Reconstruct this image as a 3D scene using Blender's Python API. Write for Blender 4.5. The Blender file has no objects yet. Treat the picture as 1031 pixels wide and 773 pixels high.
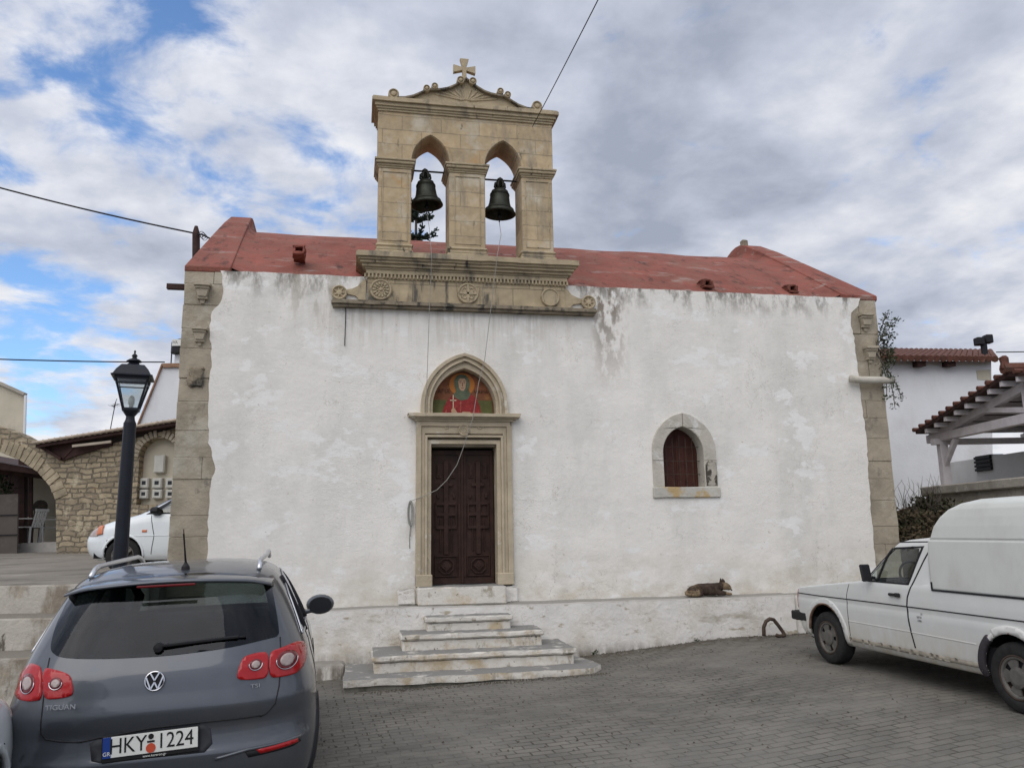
import bpy, bmesh, math, random
from math import radians as R, sin, cos, pi
from mathutils import Vector, Matrix, noise
from mathutils.bvhtree import BVHTree
from mathutils.geometry import tessellate_polygon, delaunay_2d_cdt
random.seed(7)
SC = bpy.context.scene
COL = SC.collection

# ------------------------------------------------------------------ camera
YAW, PIT, ROLL, FPX = R(11.1), R(10.4), R(0.94), 800.0
CAMP = Vector((0, -11.78, 1.8))
fw = Vector((sin(YAW)*cos(PIT), cos(YAW)*cos(PIT), sin(PIT)))
r0 = Vector((cos(YAW), -sin(YAW), 0)); u0 = r0.cross(fw)
up = u0*cos(ROLL) + r0*sin(ROLL); rt = r0*cos(ROLL) - u0*sin(ROLL)
cam = bpy.data.cameras.new('camera'); co = bpy.data.objects.new('camera', cam); COL.objects.link(co)
cam.sensor_width = 36; cam.lens = FPX/1031*36; cam.clip_end = 3000; cam.clip_start = 0.05
co.matrix_world = Matrix((( rt.x, up.x, -fw.x, CAMP.x), (rt.y, up.y, -fw.y, CAMP.y), (rt.z, up.z, -fw.z, CAMP.z), (0,0,0,1)))
SC.camera = co

# ------------------------------------------------------------------ light
SUN_EL, SUN_AZ = R(48), R(215)          # azimuth measured from +y towards +x: behind and to the left of the camera
sd = Vector((sin(SUN_AZ)*cos(SUN_EL), cos(SUN_AZ)*cos(SUN_EL), sin(SUN_EL)))
sun = bpy.data.lights.new('sun', 'SUN'); sun.energy = 1.35; sun.angle = R(60); sun.color = (1, .93, .83)
so = bpy.data.objects.new('sun', sun); COL.objects.link(so)
so.rotation_euler = (-sd).to_track_quat('-Z', 'Y').to_euler()
SC.view_settings.view_transform = 'Standard'; SC.view_settings.look = 'None'
SC.view_settings.exposure = 0.0; SC.view_settings.gamma = 1.0
SC.view_settings.use_curve_mapping = False

W = bpy.data.worlds.new('World'); SC.world = W; W.use_nodes = True
wn, wl = W.node_tree.nodes, W.node_tree.links
def build_world():
    wn.clear()
    def N(t, **k):
        n = wn.new(t)
        for a, b in k.items(): setattr(n, a, b)
        return n
    def M(op, a, b=None, c=None, clamp=False):
        n = N('ShaderNodeMath', operation=op); n.use_clamp = clamp
        for i, v in enumerate((a, b, c)):
            if v is None: continue
            if isinstance(v, (int, float)): n.inputs[i].default_value = v
            else: wl.new(v, n.inputs[i])
        return n.outputs[0]
    tc = N('ShaderNodeTexCoord'); D = tc.outputs['Generated']
    sx = N('ShaderNodeSeparateXYZ'); wl.new(D, sx.inputs[0])
    zz = M('ADD', M('MAXIMUM', sx.outputs[2], 0.0), 0.22)
    cx = N('ShaderNodeCombineXYZ')
    wl.new(M('DIVIDE', sx.outputs[0], zz), cx.inputs[0]); wl.new(M('DIVIDE', sx.outputs[1], zz), cx.inputs[1])
    def noise_(scale, detail, rough, dist, off):
        mp = N('ShaderNodeMapping'); mp.inputs['Location'].default_value = off
        wl.new(cx.outputs[0], mp.inputs[0])
        n = N('ShaderNodeTexNoise'); n.inputs['Scale'].default_value = scale; n.inputs['Detail'].default_value = detail
        n.inputs['Roughness'].default_value = rough; n.inputs['Distortion'].default_value = dist
        wl.new(mp.outputs[0], n.inputs['Vector']); return n.outputs['Fac']
    def blob(px, py, s, amp):
        d = (fw + rt*((px-515.5)/FPX) - up*((py-386.5)/FPX)).normalized()
        v = N('ShaderNodeVectorMath', operation='DISTANCE'); v.inputs[1].default_value = d; wl.new(D, v.inputs[0])
        q = M('DIVIDE', v.outputs['Value'], s); q = M('MULTIPLY', q, q)
        return M('MULTIPLY', M('POWER', 2.718, M('MULTIPLY', q, -1.0)), amp)
    sky = N('ShaderNodeTexSky', sky_type='NISHITA'); sky.sun_disc = False
    sky.sun_elevation = SUN_EL; sky.sun_rotation = SUN_AZ; sky.air_density = 1.0; sky.dust_density = .4; sky.ozone_density = 2.5
    # openings of blue between the clouds
    b = None
    for q in ((185,5,.09,.24),(75,75,.14,.12),(30,20,.10,.10),(25,300,.08,.24),(60,385,.07,.22),(225,185,.05,.20),(345,222,.08,.28),(300,140,.05,.14),(10,350,.06,.14),(140,120,.06,.10),(120,290,.06,.10)):
        t = blob(*q); b = t if b is None else M('ADD', b, t)
    n1 = noise_(5.2, 10, .58, .25, (1.1, 4.7, 0))
    cover = M('ADD', M('MULTIPLY', M('SUBTRACT', n1, .5), 1.25), b)
    mr = N('ShaderNodeMapRange', interpolation_type='SMOOTHSTEP'); mr.inputs[1].default_value = .10; mr.inputs[2].default_value = .40
    wl.new(cover, mr.inputs[0]); blue = mr.outputs[0]
    # cloud body: soft greys and whites
    n2 = noise_(1.5, 8, .55, .2, (1.3, 2.2, 5)); n3 = noise_(5.0, 8, .58, .15, (9, 4, 1))
    g = M('ADD', M('MULTIPLY', M('SUBTRACT', n2, .5), 2.3), M('MULTIPLY', M('SUBTRACT', n3, .5), 1.5))
    g = M('ADD', g, .50)
    for q in ((240,60,.14,.22),(830,130,.16,.24),(60,190,.28,.30),(680,60,.2,-.02),(990,60,.18,.10),(620,230,.20,-.14),(960,290,.20,.25),(600,30,.2,-.10),(740,190,.12,-.05),(80,330,.10,.15),(330,150,.1,.05),(330,300,.1,.1),(760,30,.15,-.08),(930,200,.08,-.1)):
        g = M('ADD', g, blob(*q))
    rp = N('ShaderNodeValToRGB'); wl.new(g, rp.inputs[0])
    e = rp.color_ramp.elements; e[0].position = 0; e[0].color = (.335,.375,.465,1); e[1].position = 1; e[1].color = (.80,.81,.85,1)
    m = rp.color_ramp.elements.new(.5); m.color = (.52,.555,.65,1)
    sc = N('ShaderNodeVectorMath', operation='SCALE'); wl.new(rp.outputs[0], sc.inputs[0])
    # thin cloud is brighter round the sun (behind the camera)
    v = N('ShaderNodeVectorMath', operation='DISTANCE'); v.inputs[1].default_value = sd; wl.new(D, v.inputs[0])
    q = M('DIVIDE', v.outputs['Value'], 1.0); q = M('MULTIPLY', q, q)
    glow = M('ADD', M('MULTIPLY', M('POWER', 2.718, M('MULTIPLY', q, -1.0)), 1.0), 1.0)
    wl.new(M('MULTIPLY', glow, 10.0), sc.inputs['Scale'])
    sk = N('ShaderNodeVectorMath', operation='MULTIPLY'); sk.inputs[1].default_value = (1.5, 1.75, 2.0); wl.new(sky.outputs[0], sk.inputs[0])
    mx = N('ShaderNodeMix', data_type='RGBA'); wl.new(blue, mx.inputs[0]); wl.new(sc.outputs[0], mx.inputs[6]); wl.new(sk.outputs[0], mx.inputs[7])
    bg = N('ShaderNodeBackground'); bg.inputs['Strength'].default_value = .1; wl.new(mx.outputs[2], bg.inputs[0])
    out = N('ShaderNodeOutputWorld'); wl.new(bg.outputs[0], out.inputs[0])
build_world()

# ------------------------------------------------------------------ pixel-to-plane helper used for measuring
def ray(px, py): return fw + rt*((px-515.5)/FPX) - up*((py-386.5)/FPX)
def fp(px, py, y=0.0):
    d = ray(px, py); t = (y-CAMP.y)/d.y; p = CAMP + d*t; return (p.x, p.z)
def dep(px, py, dp):
    d = ray(px, py); h = (d.x*fw.x+d.y*fw.y)/math.hypot(fw.x, fw.y); return CAMP + d*(dp/h)

# ------------------------------------------------------------------ materials
def mat(name, col, rough=.8, metal=0, var=.12, vscale=3., bump=0., bscale=20., stains=(), detail=6, coat=0, spec=.22, alpha=1, coords='Object', cols=None):
    """procedural surface: noise-varied base colour, bump, and (colour, scale, threshold, softness, stretch) stains"""
    m = bpy.data.materials.new(name); m.use_nodes = True; n, l = m.node_tree.nodes, m.node_tree.links
    p = n['Principled BSDF']; p.inputs['Roughness'].default_value = rough; p.inputs['Metallic'].default_value = metal
    p.inputs['Coat Weight'].default_value = coat; p.inputs['Specular IOR Level'].default_value = spec
    tc = n.new('ShaderNodeTexCoord'); V = tc.outputs[coords]
    nz = n.new('ShaderNodeTexNoise'); nz.inputs['Scale'].default_value = vscale; nz.inputs['Detail'].default_value = detail
    nz.inputs['Roughness'].default_value = .6; l.new(V, nz.inputs['Vector'])
    rp = n.new('ShaderNodeValToRGB'); e = rp.color_ramp.elements
    lo = [max(0, c*(1-var)) for c in col]; hi = [min(1, c*(1+var)) for c in col]
    if cols: lo, hi = cols
    e[0].position = .32; e[0].color = (*lo, 1); e[1].position = .68; e[1].color = (*hi, 1)
    l.new(nz.outputs['Fac'], rp.inputs[0]); cur = rp.outputs[0]
    for i, (sc_, ss, th, soft, st) in enumerate(stains):
        mp = n.new('ShaderNodeMapping'); mp.inputs['Scale'].default_value = st; mp.inputs['Location'].default_value = (i*3.7+1, i*1.3, i*2.1)
        l.new(V, mp.inputs[0]); s = n.new('ShaderNodeTexNoise'); s.inputs['Scale'].default_value = ss; s.inputs['Detail'].default_value = 8
        s.inputs['Roughness'].default_value = .65; l.new(mp.outputs[0], s.inputs['Vector'])
        mr = n.new('ShaderNodeMapRange'); mr.inputs[1].default_value = th; mr.inputs[2].default_value = th+soft; l.new(s.outputs['Fac'], mr.inputs[0])
        mx = n.new('ShaderNodeMix'); mx.data_type = 'RGBA'; l.new(mr.outputs[0], mx.inputs[0]); l.new(cur, mx.inputs[6]); mx.inputs[7].default_value = (*sc_, 1); cur = mx.outputs[2]
    l.new(cur, p.inputs['Base Color'])
    if bump:
        b1 = n.new('ShaderNodeTexNoise'); b1.inputs['Scale'].default_value = bscale; b1.inputs['Detail'].default_value = 8; b1.inputs['Roughness'].default_value = .65; l.new(V, b1.inputs['Vector'])
        bp = n.new('ShaderNodeBump'); bp.inputs['Strength'].default_value = 1.0; bp.inputs['Distance'].default_value = bump
        l.new(b1.outputs['Fac'], bp.inputs['Height']); l.new(bp.outputs[0], p.inputs['Normal'])
    m['_cur'] = 0
    return m

def nd(m): return m.node_tree.nodes, m.node_tree.links
def basecol(m):
    n, l = nd(m); p = n['Principled BSDF']; return p, p.inputs['Base Color'].links[0].from_socket
def mixin(m, fac, col):
    n, l = nd(m); p, cur = basecol(m)
    mx = n.new('ShaderNodeMix'); mx.data_type = 'RGBA'; l.new(fac, mx.inputs[0]); l.new(cur, mx.inputs[6])
    if isinstance(col, tuple): mx.inputs[7].default_value = (*col, 1)
    else: l.new(col, mx.inputs[7])
    l.new(mx.outputs[2], p.inputs['Base Color'])
def mrange(m, src, a, b, c=0, d=1):
    n, l = nd(m); q = n.new('ShaderNodeMapRange'); l.new(src, q.inputs[0])
    for i, v in zip((1,2,3,4), (a,b,c,d)): q.inputs[i].default_value = v
    return q.outputs[0]
def mmul(m, a, b, op='MULTIPLY'):
    n, l = nd(m); q = n.new('ShaderNodeMath'); q.operation = op
    for i, v in enumerate((a, b)):
        if isinstance(v, (int, float)): q.inputs[i].default_value = v
        else: l.new(v, q.inputs[i])
    return q.outputs[0]
def mnoise(m, scale, stretch=(1,1,1), detail=8, rough=.65, loc=(0,0,0)):
    n, l = nd(m); tc = n.new('ShaderNodeTexCoord'); mp = n.new('ShaderNodeMapping'); mp.inputs['Scale'].default_value = stretch; mp.inputs['Location'].default_value = loc
    l.new(tc.outputs['Object'], mp.inputs[0]); s = n.new('ShaderNodeTexNoise'); s.inputs['Scale'].default_value = scale; s.inputs['Detail'].default_value = detail
    s.inputs['Roughness'].default_value = rough; l.new(mp.outputs[0], s.inputs['Vector']); return s.outputs['Fac']
def mxyz(m):
    n, l = nd(m); tc = n.new('ShaderNodeTexCoord'); s = n.new('ShaderNodeSeparateXYZ'); l.new(tc.outputs['Object'], s.inputs[0]); return s.outputs

# whitewash with streaks
WHITE = (.765,.735,.68)
m_plaster = mat('whitewashed plaster', WHITE, .95, var=.05, vscale=1.3, bump=.008, bscale=11,
    stains=[((.62,.60,.55), .9, .46, .26, (1.2,1,.45)), ((.50,.46,.38), 3.2, .67, .10, (1,1,.30)), ((.26,.235,.20), 9, .70, .03, (1,1,.6)), ((.80,.785,.75), 1.7, .56, .05, (1,1,1.6)), ((.45,.42,.36), 26, .66, .04, (1,1,1)), ((.52,.48,.41), 14, .66, .05, (1,1,1.3))])
def dress_plaster(m):
    X, Y, Z = mxyz(m)
    band = lambda s, a, b, c, d: mmul(m, mrange(m, s, a, b), mrange(m, s, c, d, 1, 0))
    # black lichen along the top edge
    top = mmul(m, mrange(m, Z, 5.15, 5.62), mrange(m, mnoise(m, 5, (1,1,.45)), .47, .60))
    mixin(m, mmul(m, top, .9), (.13,.115,.095))
    # run-off streak beside the carved panel and below it
    st = mmul(m, mmul(m, band(X, 3.55,3.72,4.0,4.25), mrange(m, Z, 3.9, 5.3)), mrange(m, mnoise(m, 8, (1,1,.5), loc=(4,0,0)), .45, .56))
    mixin(m, mmul(m, st, .9), (.20,.16,.12))
    st = mmul(m, mmul(m, band(X, -1.4,-.9,-.35,-.1), mrange(m, Z, 4.6, 5.4)), mrange(m, mnoise(m, 6, (1,1,.25), loc=(9,0,0)), .50, .60))
    mixin(m, mmul(m, st, .6), (.32,.28,.22))
    st = mmul(m, mmul(m, band(X, -1.0,-.2,3.0,3.8), band(Z, 4.3,5.1,5.15,5.2)), mrange(m, mnoise(m, 7, (1.4,1,.12), loc=(2,5,0)), .48, .62))
    mixin(m, mmul(m, st, .5), (.42,.38,.31))
    # earth splashed on the foot of the wall
    ft = mmul(m, mrange(m, Z, 1.55, .75), mrange(m, mnoise(m, 2.2, (1,1,1.5), loc=(5,5,5)), .40, .62))
    mixin(m, mmul(m, ft, .75), (.50,.445,.34))
    cr = mmul(m, mrange(m, mmul(m, mmul(m, mnoise(m, 1.9, loc=(7,1,3)), -.5, 'ADD'), 1, 'MULTIPLY'), -.006, .0), mrange(m, mmul(m, mnoise(m, 1.9, loc=(7,1,3)), -.5, 'ADD'), .0, .006, 1, 0))
    mixin(m, mmul(m, mmul(m, cr, mrange(m, mnoise(m, .9, loc=(1,8,3)), .52, .6)), .7), (.34,.31,.27))
    # coarse trowel relief
    n, l = nd(m); p = n['Principled BSDF']; old = p.inputs['Normal'].links[0].from_socket
    b = n.new('ShaderNodeBump'); b.inputs['Distance'].default_value = .018; l.new(mnoise(m, 1.7, (1,1,1.4), 5, .5), b.inputs['Height']); l.new(old, b.inputs['Normal']); 
    b2 = n.new('ShaderNodeBump'); b2.inputs['Distance'].default_value = .007; l.new(mrange(m, mnoise(m, .8, loc=(6,2,9)), .42, .62, .05, 1.0), b2.inputs['Strength']); l.new(mnoise(m, 38, (1,1,1.7), 4, .6), b2.inputs['Height']); l.new(b.outputs[0], b2.inputs['Normal']); l.new(b2.outputs[0], p.inputs['Normal'])
dress_plaster(m_plaster)
m_plinth = mat('lime-washed plinth', (.70,.675,.63), .95, var=.07, vscale=2, bump=.015, bscale=12,
    stains=[((.56,.51,.43), 1.6, .50, .18, (1,1,1)), ((.40,.35,.27), 7, .60, .06, (.5,1,1.2)), ((.30,.27,.23), 6, .66, .06, (1,1,.5)), ((.44,.40,.33), 1.1, .60, .1, (1,1,3))])
def top_dirt(m, col=(.25,.24,.225), a=.55, b=.85, amt=1.0, s=7, t0=.30, t1=.5):
    n, l = nd(m); g = n.new('ShaderNodeNewGeometry'); s3 = n.new('ShaderNodeSeparateXYZ'); l.new(g.outputs['True Normal'], s3.inputs[0])
    f = mmul(m, mrange(m, s3.outputs[2], a, b), mrange(m, mnoise(m, s), t0, t1)); mixin(m, mmul(m, f, amt), col)
top_dirt(m_plinth, (.27,.255,.23), .5, .8, 1.0, 7, .15, .35)
m_step = mat('worn whitewashed steps', (.66,.625,.56), .9, var=.06, vscale=3, bump=.012, bscale=22,
    stains=[((.50,.41,.28), 2.6, .50, .14, (1,1,1)), ((.36,.32,.25), 6, .56, .08, (1,1,.6)), ((.16,.14,.11), 11, .64, .04, (1,1,1))])
top_dirt(m_step, (.215,.21,.198), .6, .85, 1.0, 5, .27, .44)
def foot_dirt(m, z0, z1, col):
    X, Y, Z = mxyz(m); mixin(m, mmul(m, mrange(m, Z, z1, z0), mrange(m, mnoise(m, 9, (1,1,.3)), .35, .6)), col)
foot_dirt(m_step, -.12, .06, (.15,.14,.115))
foot_dirt(m_plinth, .05, .24, (.22,.195,.16))

def masonry(name, c1, c2, mortar, w, h, rough=.92, bump=.02, stains=(), fac=.012, axis='xz', msize=.012, offs=.5, squash=1.0, distort=.02):
    m = mat(name, c1, rough, var=.0, stains=(), bump=0); n, l = nd(m); p = n['Principled BSDF']
    tc = n.new('ShaderNodeTexCoord'); s = n.new('ShaderNodeSeparateXYZ'); l.new(tc.outputs['Object'], s.inputs[0])
    c = n.new('ShaderNodeCombineXYZ'); o = dict(x=0, y=1, z=2); l.new(s.outputs[o[axis[0]]], c.inputs[0]); l.new(s.outputs[o[axis[1]]], c.inputs[1])
    dn = n.new('ShaderNodeTexNoise'); dn.inputs['Scale'].default_value = 2.3; dn.inputs['Detail'].default_value = 3; l.new(tc.outputs['Object'], dn.inputs['Vector'])
    vm = n.new('ShaderNodeVectorMath'); vm.operation = 'SCALE'; vm.inputs['Scale'].default_value = distort*8; l.new(dn.outputs['Color'], vm.inputs[0])
    va = n.new('ShaderNodeVectorMath'); va.operation = 'ADD'; l.new(c.outputs[0], va.inputs[0]); l.new(vm.outputs[0], va.inputs[1])
    b = n.new('ShaderNodeTexBrick'); b.offset = offs; b.squash = squash; b.squash_frequency = 3; l.new(va.outputs[0], b.inputs['Vector'])
    b.inputs['Scale'].default_value = 1; b.inputs['Brick Width'].default_value = w; b.inputs['Row Height'].default_value = h; b.inputs['Mortar Size'].default_value = msize
    b.inputs['Mortar Smooth'].default_value = .3; b.inputs['Color1'].default_value = (*c1,1); b.inputs['Color2'].default_value = (*c2,1); b.inputs['Mortar'].default_value = (*mortar,1)
    nv = mrange(m, mnoise(m, 5), .3, .7, .78, 1.18)
    sc = n.new('ShaderNodeVectorMath'); sc.operation = 'SCALE'; l.new(b.outputs['Color'], sc.inputs[0]); l.new(nv, sc.inputs['Scale']); l.new(sc.outputs[0], p.inputs['Base Color'])
    for i, (col, ss, th, soft, st) in enumerate(stains): mixin(m, mrange(m, mnoise(m, ss, st, loc=(i*3,1,2)), th, th+soft), col)
    h_ = mmul(m, mmul(m, b.outputs['Fac'], -1.0), mmul(m, mnoise(m, 16), .6), 'ADD')
    bp = n.new('ShaderNodeBump'); bp.inputs['Distance'].default_value = bump; l.new(h_, bp.inputs['Height']); l.new(bp.outputs[0], p.inputs['Normal'])
    return m
m_quoin = mat('weathered limestone blocks', (.345,.298,.225), .95, var=.24, vscale=1.9, bump=.018, bscale=14,
    stains=[((.46,.42,.34), 1.1, .52, .12, (1,1,1.2)), ((.17,.155,.13), 3.0, .60, .10, (1,1,.7)), ((.09,.085,.075), 9, .70, .04, (1,1,1))])
m_sand = masonry('pale golden sandstone ashlar', (.50,.385,.240), (.41,.325,.21), (.36,.295,.20), .62, .245, bump=.008, msize=.006, distort=.004,
    stains=[((.54,.48,.37), 2.0, .52, .14, (1,1,1)), ((.26,.22,.165), 2.6, .54, .14, (1,1,.3)), ((.14,.125,.10), 5, .62, .07, (1,1,.4)), ((.45,.29,.14), 1.5, .58, .12, (1,1,1))])
m_sandc = mat('weathered carved sandstone', (.42,.345,.23), .95, var=.14, vscale=5, bump=.012, bscale=22,
    stains=[((.16,.145,.12), 2.6, .54, .12, (1,1,.35)), ((.075,.07,.06), 6, .62, .06, (1.4,1,.35)), ((.46,.38,.25), 2.2, .60, .1, (1,1,1))])
m_cap = mat('lichen-blackened coping', (.24,.20,.145), .95, var=.25, vscale=6, bump=.014, bscale=25,
    stains=[((.07,.065,.055), 5, .50, .10, (1,1,.5)), ((.40,.35,.27), 4, .60, .08, (1,1,1))])
m_door_st = mat('carved limestone surround', (.44,.372,.268), .9, var=.14, vscale=4, bump=.008, bscale=26,
    stains=[((.30,.21,.12), 2.0, .60, .12, (1,1,1)), ((.17,.15,.12), 7, .66, .05, (1,1,.5)), ((.58,.54,.46), 3, .62, .08, (1,1,1))])
m_winst = mat('grey window limestone', (.47,.44,.375), .92, var=.13, vscale=4, bump=.01, bscale=24,
    stains=[((.62,.60,.56), 3, .55, .1, (1,1,1)), ((.14,.13,.11), 9, .66, .04, (1,1,1))])
m_red = mat('faded oxide-red roof render', (.235,.078,.057), .85, var=.22, vscale=1.4, bump=.02, bscale=10,
    stains=[((.215,.095,.070), 2.4, .46, .2, (1,1,1)), ((.29,.20,.17), 3.6, .57, .10, (.4,1,1)), ((.085,.040,.032), 5, .56, .12, (1,.4,.4)), ((.13,.06,.05), 3.1, .66, .07, (1,1,1)), ((.20,.165,.14), 9, .70, .03, (1,1,1))])
def cracks(m, sc_, col, amt, loc):
    d = mmul(m, mnoise(m, sc_, loc=loc), -.5, 'ADD'); f = mmul(m, mrange(m, d, -.005, 0), mrange(m, d, 0, .005, 1, 0)); mixin(m, mmul(m, mmul(m, f, mrange(m, mnoise(m, .8, loc=(4,4,1)), .46, .56)), amt), col)
cracks(m_red, 1.6, (.05,.028,.024), .8, (2,7,1)); cracks(m_plinth, 2.2, (.22,.19,.15), .8, (6,1,1))
m_wood = mat('dark carved door wood', (.034,.016,.011), .55, var=.35, vscale=7, bump=.003, bscale=40, stains=[((.045,.022,.014), 5, .58, .1, (3,1,.3))])
m_shut = mat('red-brown shutter wood', (.062,.022,.016), .6, var=.3, vscale=8, bump=.003, bscale=30)
m_iron = mat('black iron', (.018,.018,.02), .5, .3, var=.3, vscale=10)
m_lamp = mat('dark blue-black lamp paint', (.012,.014,.020), .38, 0, var=.25, vscale=8, bump=.0015, bscale=60)
m_bronze = mat('old green-brown bell bronze', (.040,.043,.034), .5, .55, var=.35, vscale=8, bump=.004, bscale=30, stains=[((.10,.12,.095), 6, .58, .08, (1,1,.6))])
m_rope = mat('grey rope', (.30,.29,.26), .9, vscale=40, bump=.002, bscale=100)
m_wire = mat('black cable', (.015,.015,.018), .6)
m_rust = mat('rusty iron', (.070,.050,.038), .8, .2, var=.4, vscale=12, bump=.004, bscale=40)
m_black = mat('matt black plastic', (.016,.016,.018), .55, var=.15, vscale=20)
m_tyre = mat('tyre rubber', (.022,.022,.022), .85, var=.25, vscale=18, bump=.002, bscale=50)
m_dark = mat('dark interior', (.012,.012,.014), .9)
m_tan = mat('cream plaster', (.50,.455,.36), .9, var=.08, vscale=1.5, bump=.006, bscale=14, stains=[((.40,.35,.27), 1.2, .58, .15, (1,1,.4))])
m_wwall = mat('white rendered wall', (.70,.71,.72), .92, var=.06, vscale=.8, bump=.008, bscale=8, stains=[((.58,.57,.56), .7, .52, .2, (1,1,.4))])
m_tile = mat('clay roof tile', (.115,.050,.036), .85, var=.35, vscale=5, bump=.006, bscale=25, stains=[((.10,.06,.045), 4, .56, .12, (1,1,1)), ((.36,.22,.15), 6, .66, .06, (1,1,1))])
m_timber = mat('pale lilac-white painted timber', (.66,.62,.63), .75, var=.12, vscale=5, bump=.003, bscale=30, stains=[((.35,.30,.28), 5, .64, .08, (1,1,1))])
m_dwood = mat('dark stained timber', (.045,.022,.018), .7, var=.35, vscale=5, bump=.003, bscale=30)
m_rubble = masonry('rubble stone wall', (.42,.345,.235), (.25,.205,.145), (.18,.155,.115), .34, .13, bump=.05, msize=.018, distort=.030, squash=.6,
    stains=[((.50,.43,.31), 3.2, .56, .1, (1,1,1)), ((.42,.27,.14), 2.3, .62, .08, (1,1,1)), ((.13,.115,.09), 5, .63, .07, (1,1,1))])
m_leaf = mat('dark leaves', (.045,.06,.03), .7, var=.45, vscale=9)
m_leaf2 = mat('araucaria needles', (.020,.032,.024), .7, var=.4, vscale=9)
m_dry = mat('dry scrub', (.085,.065,.04), .85, var=.5, vscale=9)
m_bark = mat('bark', (.10,.085,.07), .9, var=.3, vscale=8, bump=.01)
m_plasticw = mat('white garden-chair plastic', (.62,.62,.60), .45, var=.05)
m_meter = mat('grey meter cabinet', (.50,.49,.44), .6, var=.08, vscale=6)
m_glassd = mat('dark window pane', (.02,.022,.025), .1, var=.1)
m_gate = mat('brown-grey sheet gate', (.085,.07,.062), .6, var=.12, vscale=3, stains=[((.13,.11,.095), 2, .58, .15, (1,1,1))])
m_chrome = mat('chrome', (.62,.62,.64), .16, 1.0, var=.03)
m_alu = mat('satin aluminium', (.55,.56,.58), .32, .9, var=.04)
m_silver = mat('dusty wheel trim', (.13,.122,.11), .6, .2, var=.2, vscale=14)
m_dog = mat('brown dog fur', (.055,.037,.028), .95, var=.5, vscale=16, bump=.02, bscale=60, stains=[((.13,.09,.055), 4, .56, .12, (1,1,1))])
m_dogl = mat('tan dog fur', (.20,.145,.09), .95, var=.35, vscale=18, bump=.015, bscale=60)
m_plate = mat('plate white', (.66,.66,.62), .45, var=.04)
m_blue = mat('plate blue', (.015,.045,.22), .4, var=.05)
m_orange = mat('sticker orange-red', (.50,.075,.035), .5, var=.05)
m_black2 = mat('plate lettering', (.012,.012,.012), .5)
m_grey = mat('grey lettering', (.36,.37,.40), .4, .2)
m_ledge = mat('weathered concrete', (.36,.33,.28), .92, var=.2, vscale=2, bump=.012, bscale=15, stains=[((.20,.18,.15), 3, .56, .12, (1,1,.4)), ((.55,.53,.48), 4, .60, .08, (1,1,1))])
def paint(name, col, flake=.25, rough=.32, dirt=None, var=.03):
    m = mat(name, col, rough, flake, var=var, vscale=5, coat=.8, stains=dirt or [])
    m.node_tree.nodes['Principled BSDF'].inputs['Coat Roughness'].default_value = .07
    return m
m_suv = paint('blue-grey metallic paint', (.074,.082,.096), .45, .38, [((.095,.095,.098), 2.2, .52, .25, (1,1,1))])
m_van = paint('old white paint', (.57,.575,.555), 0, .45, [((.56,.555,.52), 2.0, .54, .2, (1,1,1)), ((.40,.34,.26), 7, .69, .05, (1,1,.6))])
m_van.node_tree.nodes['Principled BSDF'].inputs['Coat Weight'].default_value = .25
foot_dirt(m_van, .25, .62, (.50,.455,.37))
m_hatch = paint('white hatchback paint', (.72,.76,.77), 0, .35)
m_rustlip = mat('white paint with rust', (.62,.61,.58), .6, var=.06, stains=[((.16,.07,.035), 9, .58, .05, (1,1,1)), ((.05,.035,.03), 14, .66, .03, (1,1,1))])
m_canopy = mat('off-white fibreglass', (.58,.59,.555), .42, var=.05, vscale=1.6, coat=.2, stains=[((.49,.49,.45), 1.4, .54, .2, (1,1,.6))])
def glass(name, tint, refl=.06, rough=.02):
    m = bpy.data.materials.new(name); m.use_nodes = True; n, l = nd(m); n.clear()
    t = n.new('ShaderNodeBsdfTransparent'); t.inputs[0].default_value = (*tint,1); g = n.new('ShaderNodeBsdfGlossy'); g.inputs['Roughness'].default_value = rough
    g.inputs['Color'].default_value = (.9,.93,1,1)
    f = n.new('ShaderNodeLayerWeight'); f.inputs[0].default_value = .5; pw = n.new('ShaderNodeMath'); pw.operation = 'POWER'; pw.inputs[1].default_value = 4; l.new(f.outputs['Facing'], pw.inputs[0])
    a = n.new('ShaderNodeMath'); a.operation = 'ADD'; a.inputs[1].default_value = refl+.05; a.use_clamp = True; l.new(pw.outputs[0], a.inputs[0])
    x = n.new('ShaderNodeMixShader'); l.new(a.outputs[0], x.inputs[0]); l.new(t.outputs[0], x.inputs[1]); l.new(g.outputs[0], x.inputs[2]); o = n.new('ShaderNodeOutputMaterial'); l.new(x.outputs[0], o.inputs[0])
    return m
g_dark = glass('privacy glass', (.13,.16,.16), -.025)
g_clear = glass('clear car glass', (.80,.86,.84), .03)
g_lamp = glass('lantern glass', (.80,.83,.82), .10, .12)
def lens(name, col, rough=.12, emit=0):
    m = mat(name, col, rough, 0, var=.10, vscale=30, coat=.35, spec=.3); m.node_tree.nodes['Principled BSDF'].inputs['Coat Roughness'].default_value = .03; return m
m_redlens = lens('red lamp lens', (.33,.004,.006)); m_redlens2 = lens('deep red lamp lens', (.12,.004,.006)); m_clearlens = lens('clear lamp lens', (.36,.29,.27)); m_orlens = lens('amber lens', (.55,.17,.07))

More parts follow.
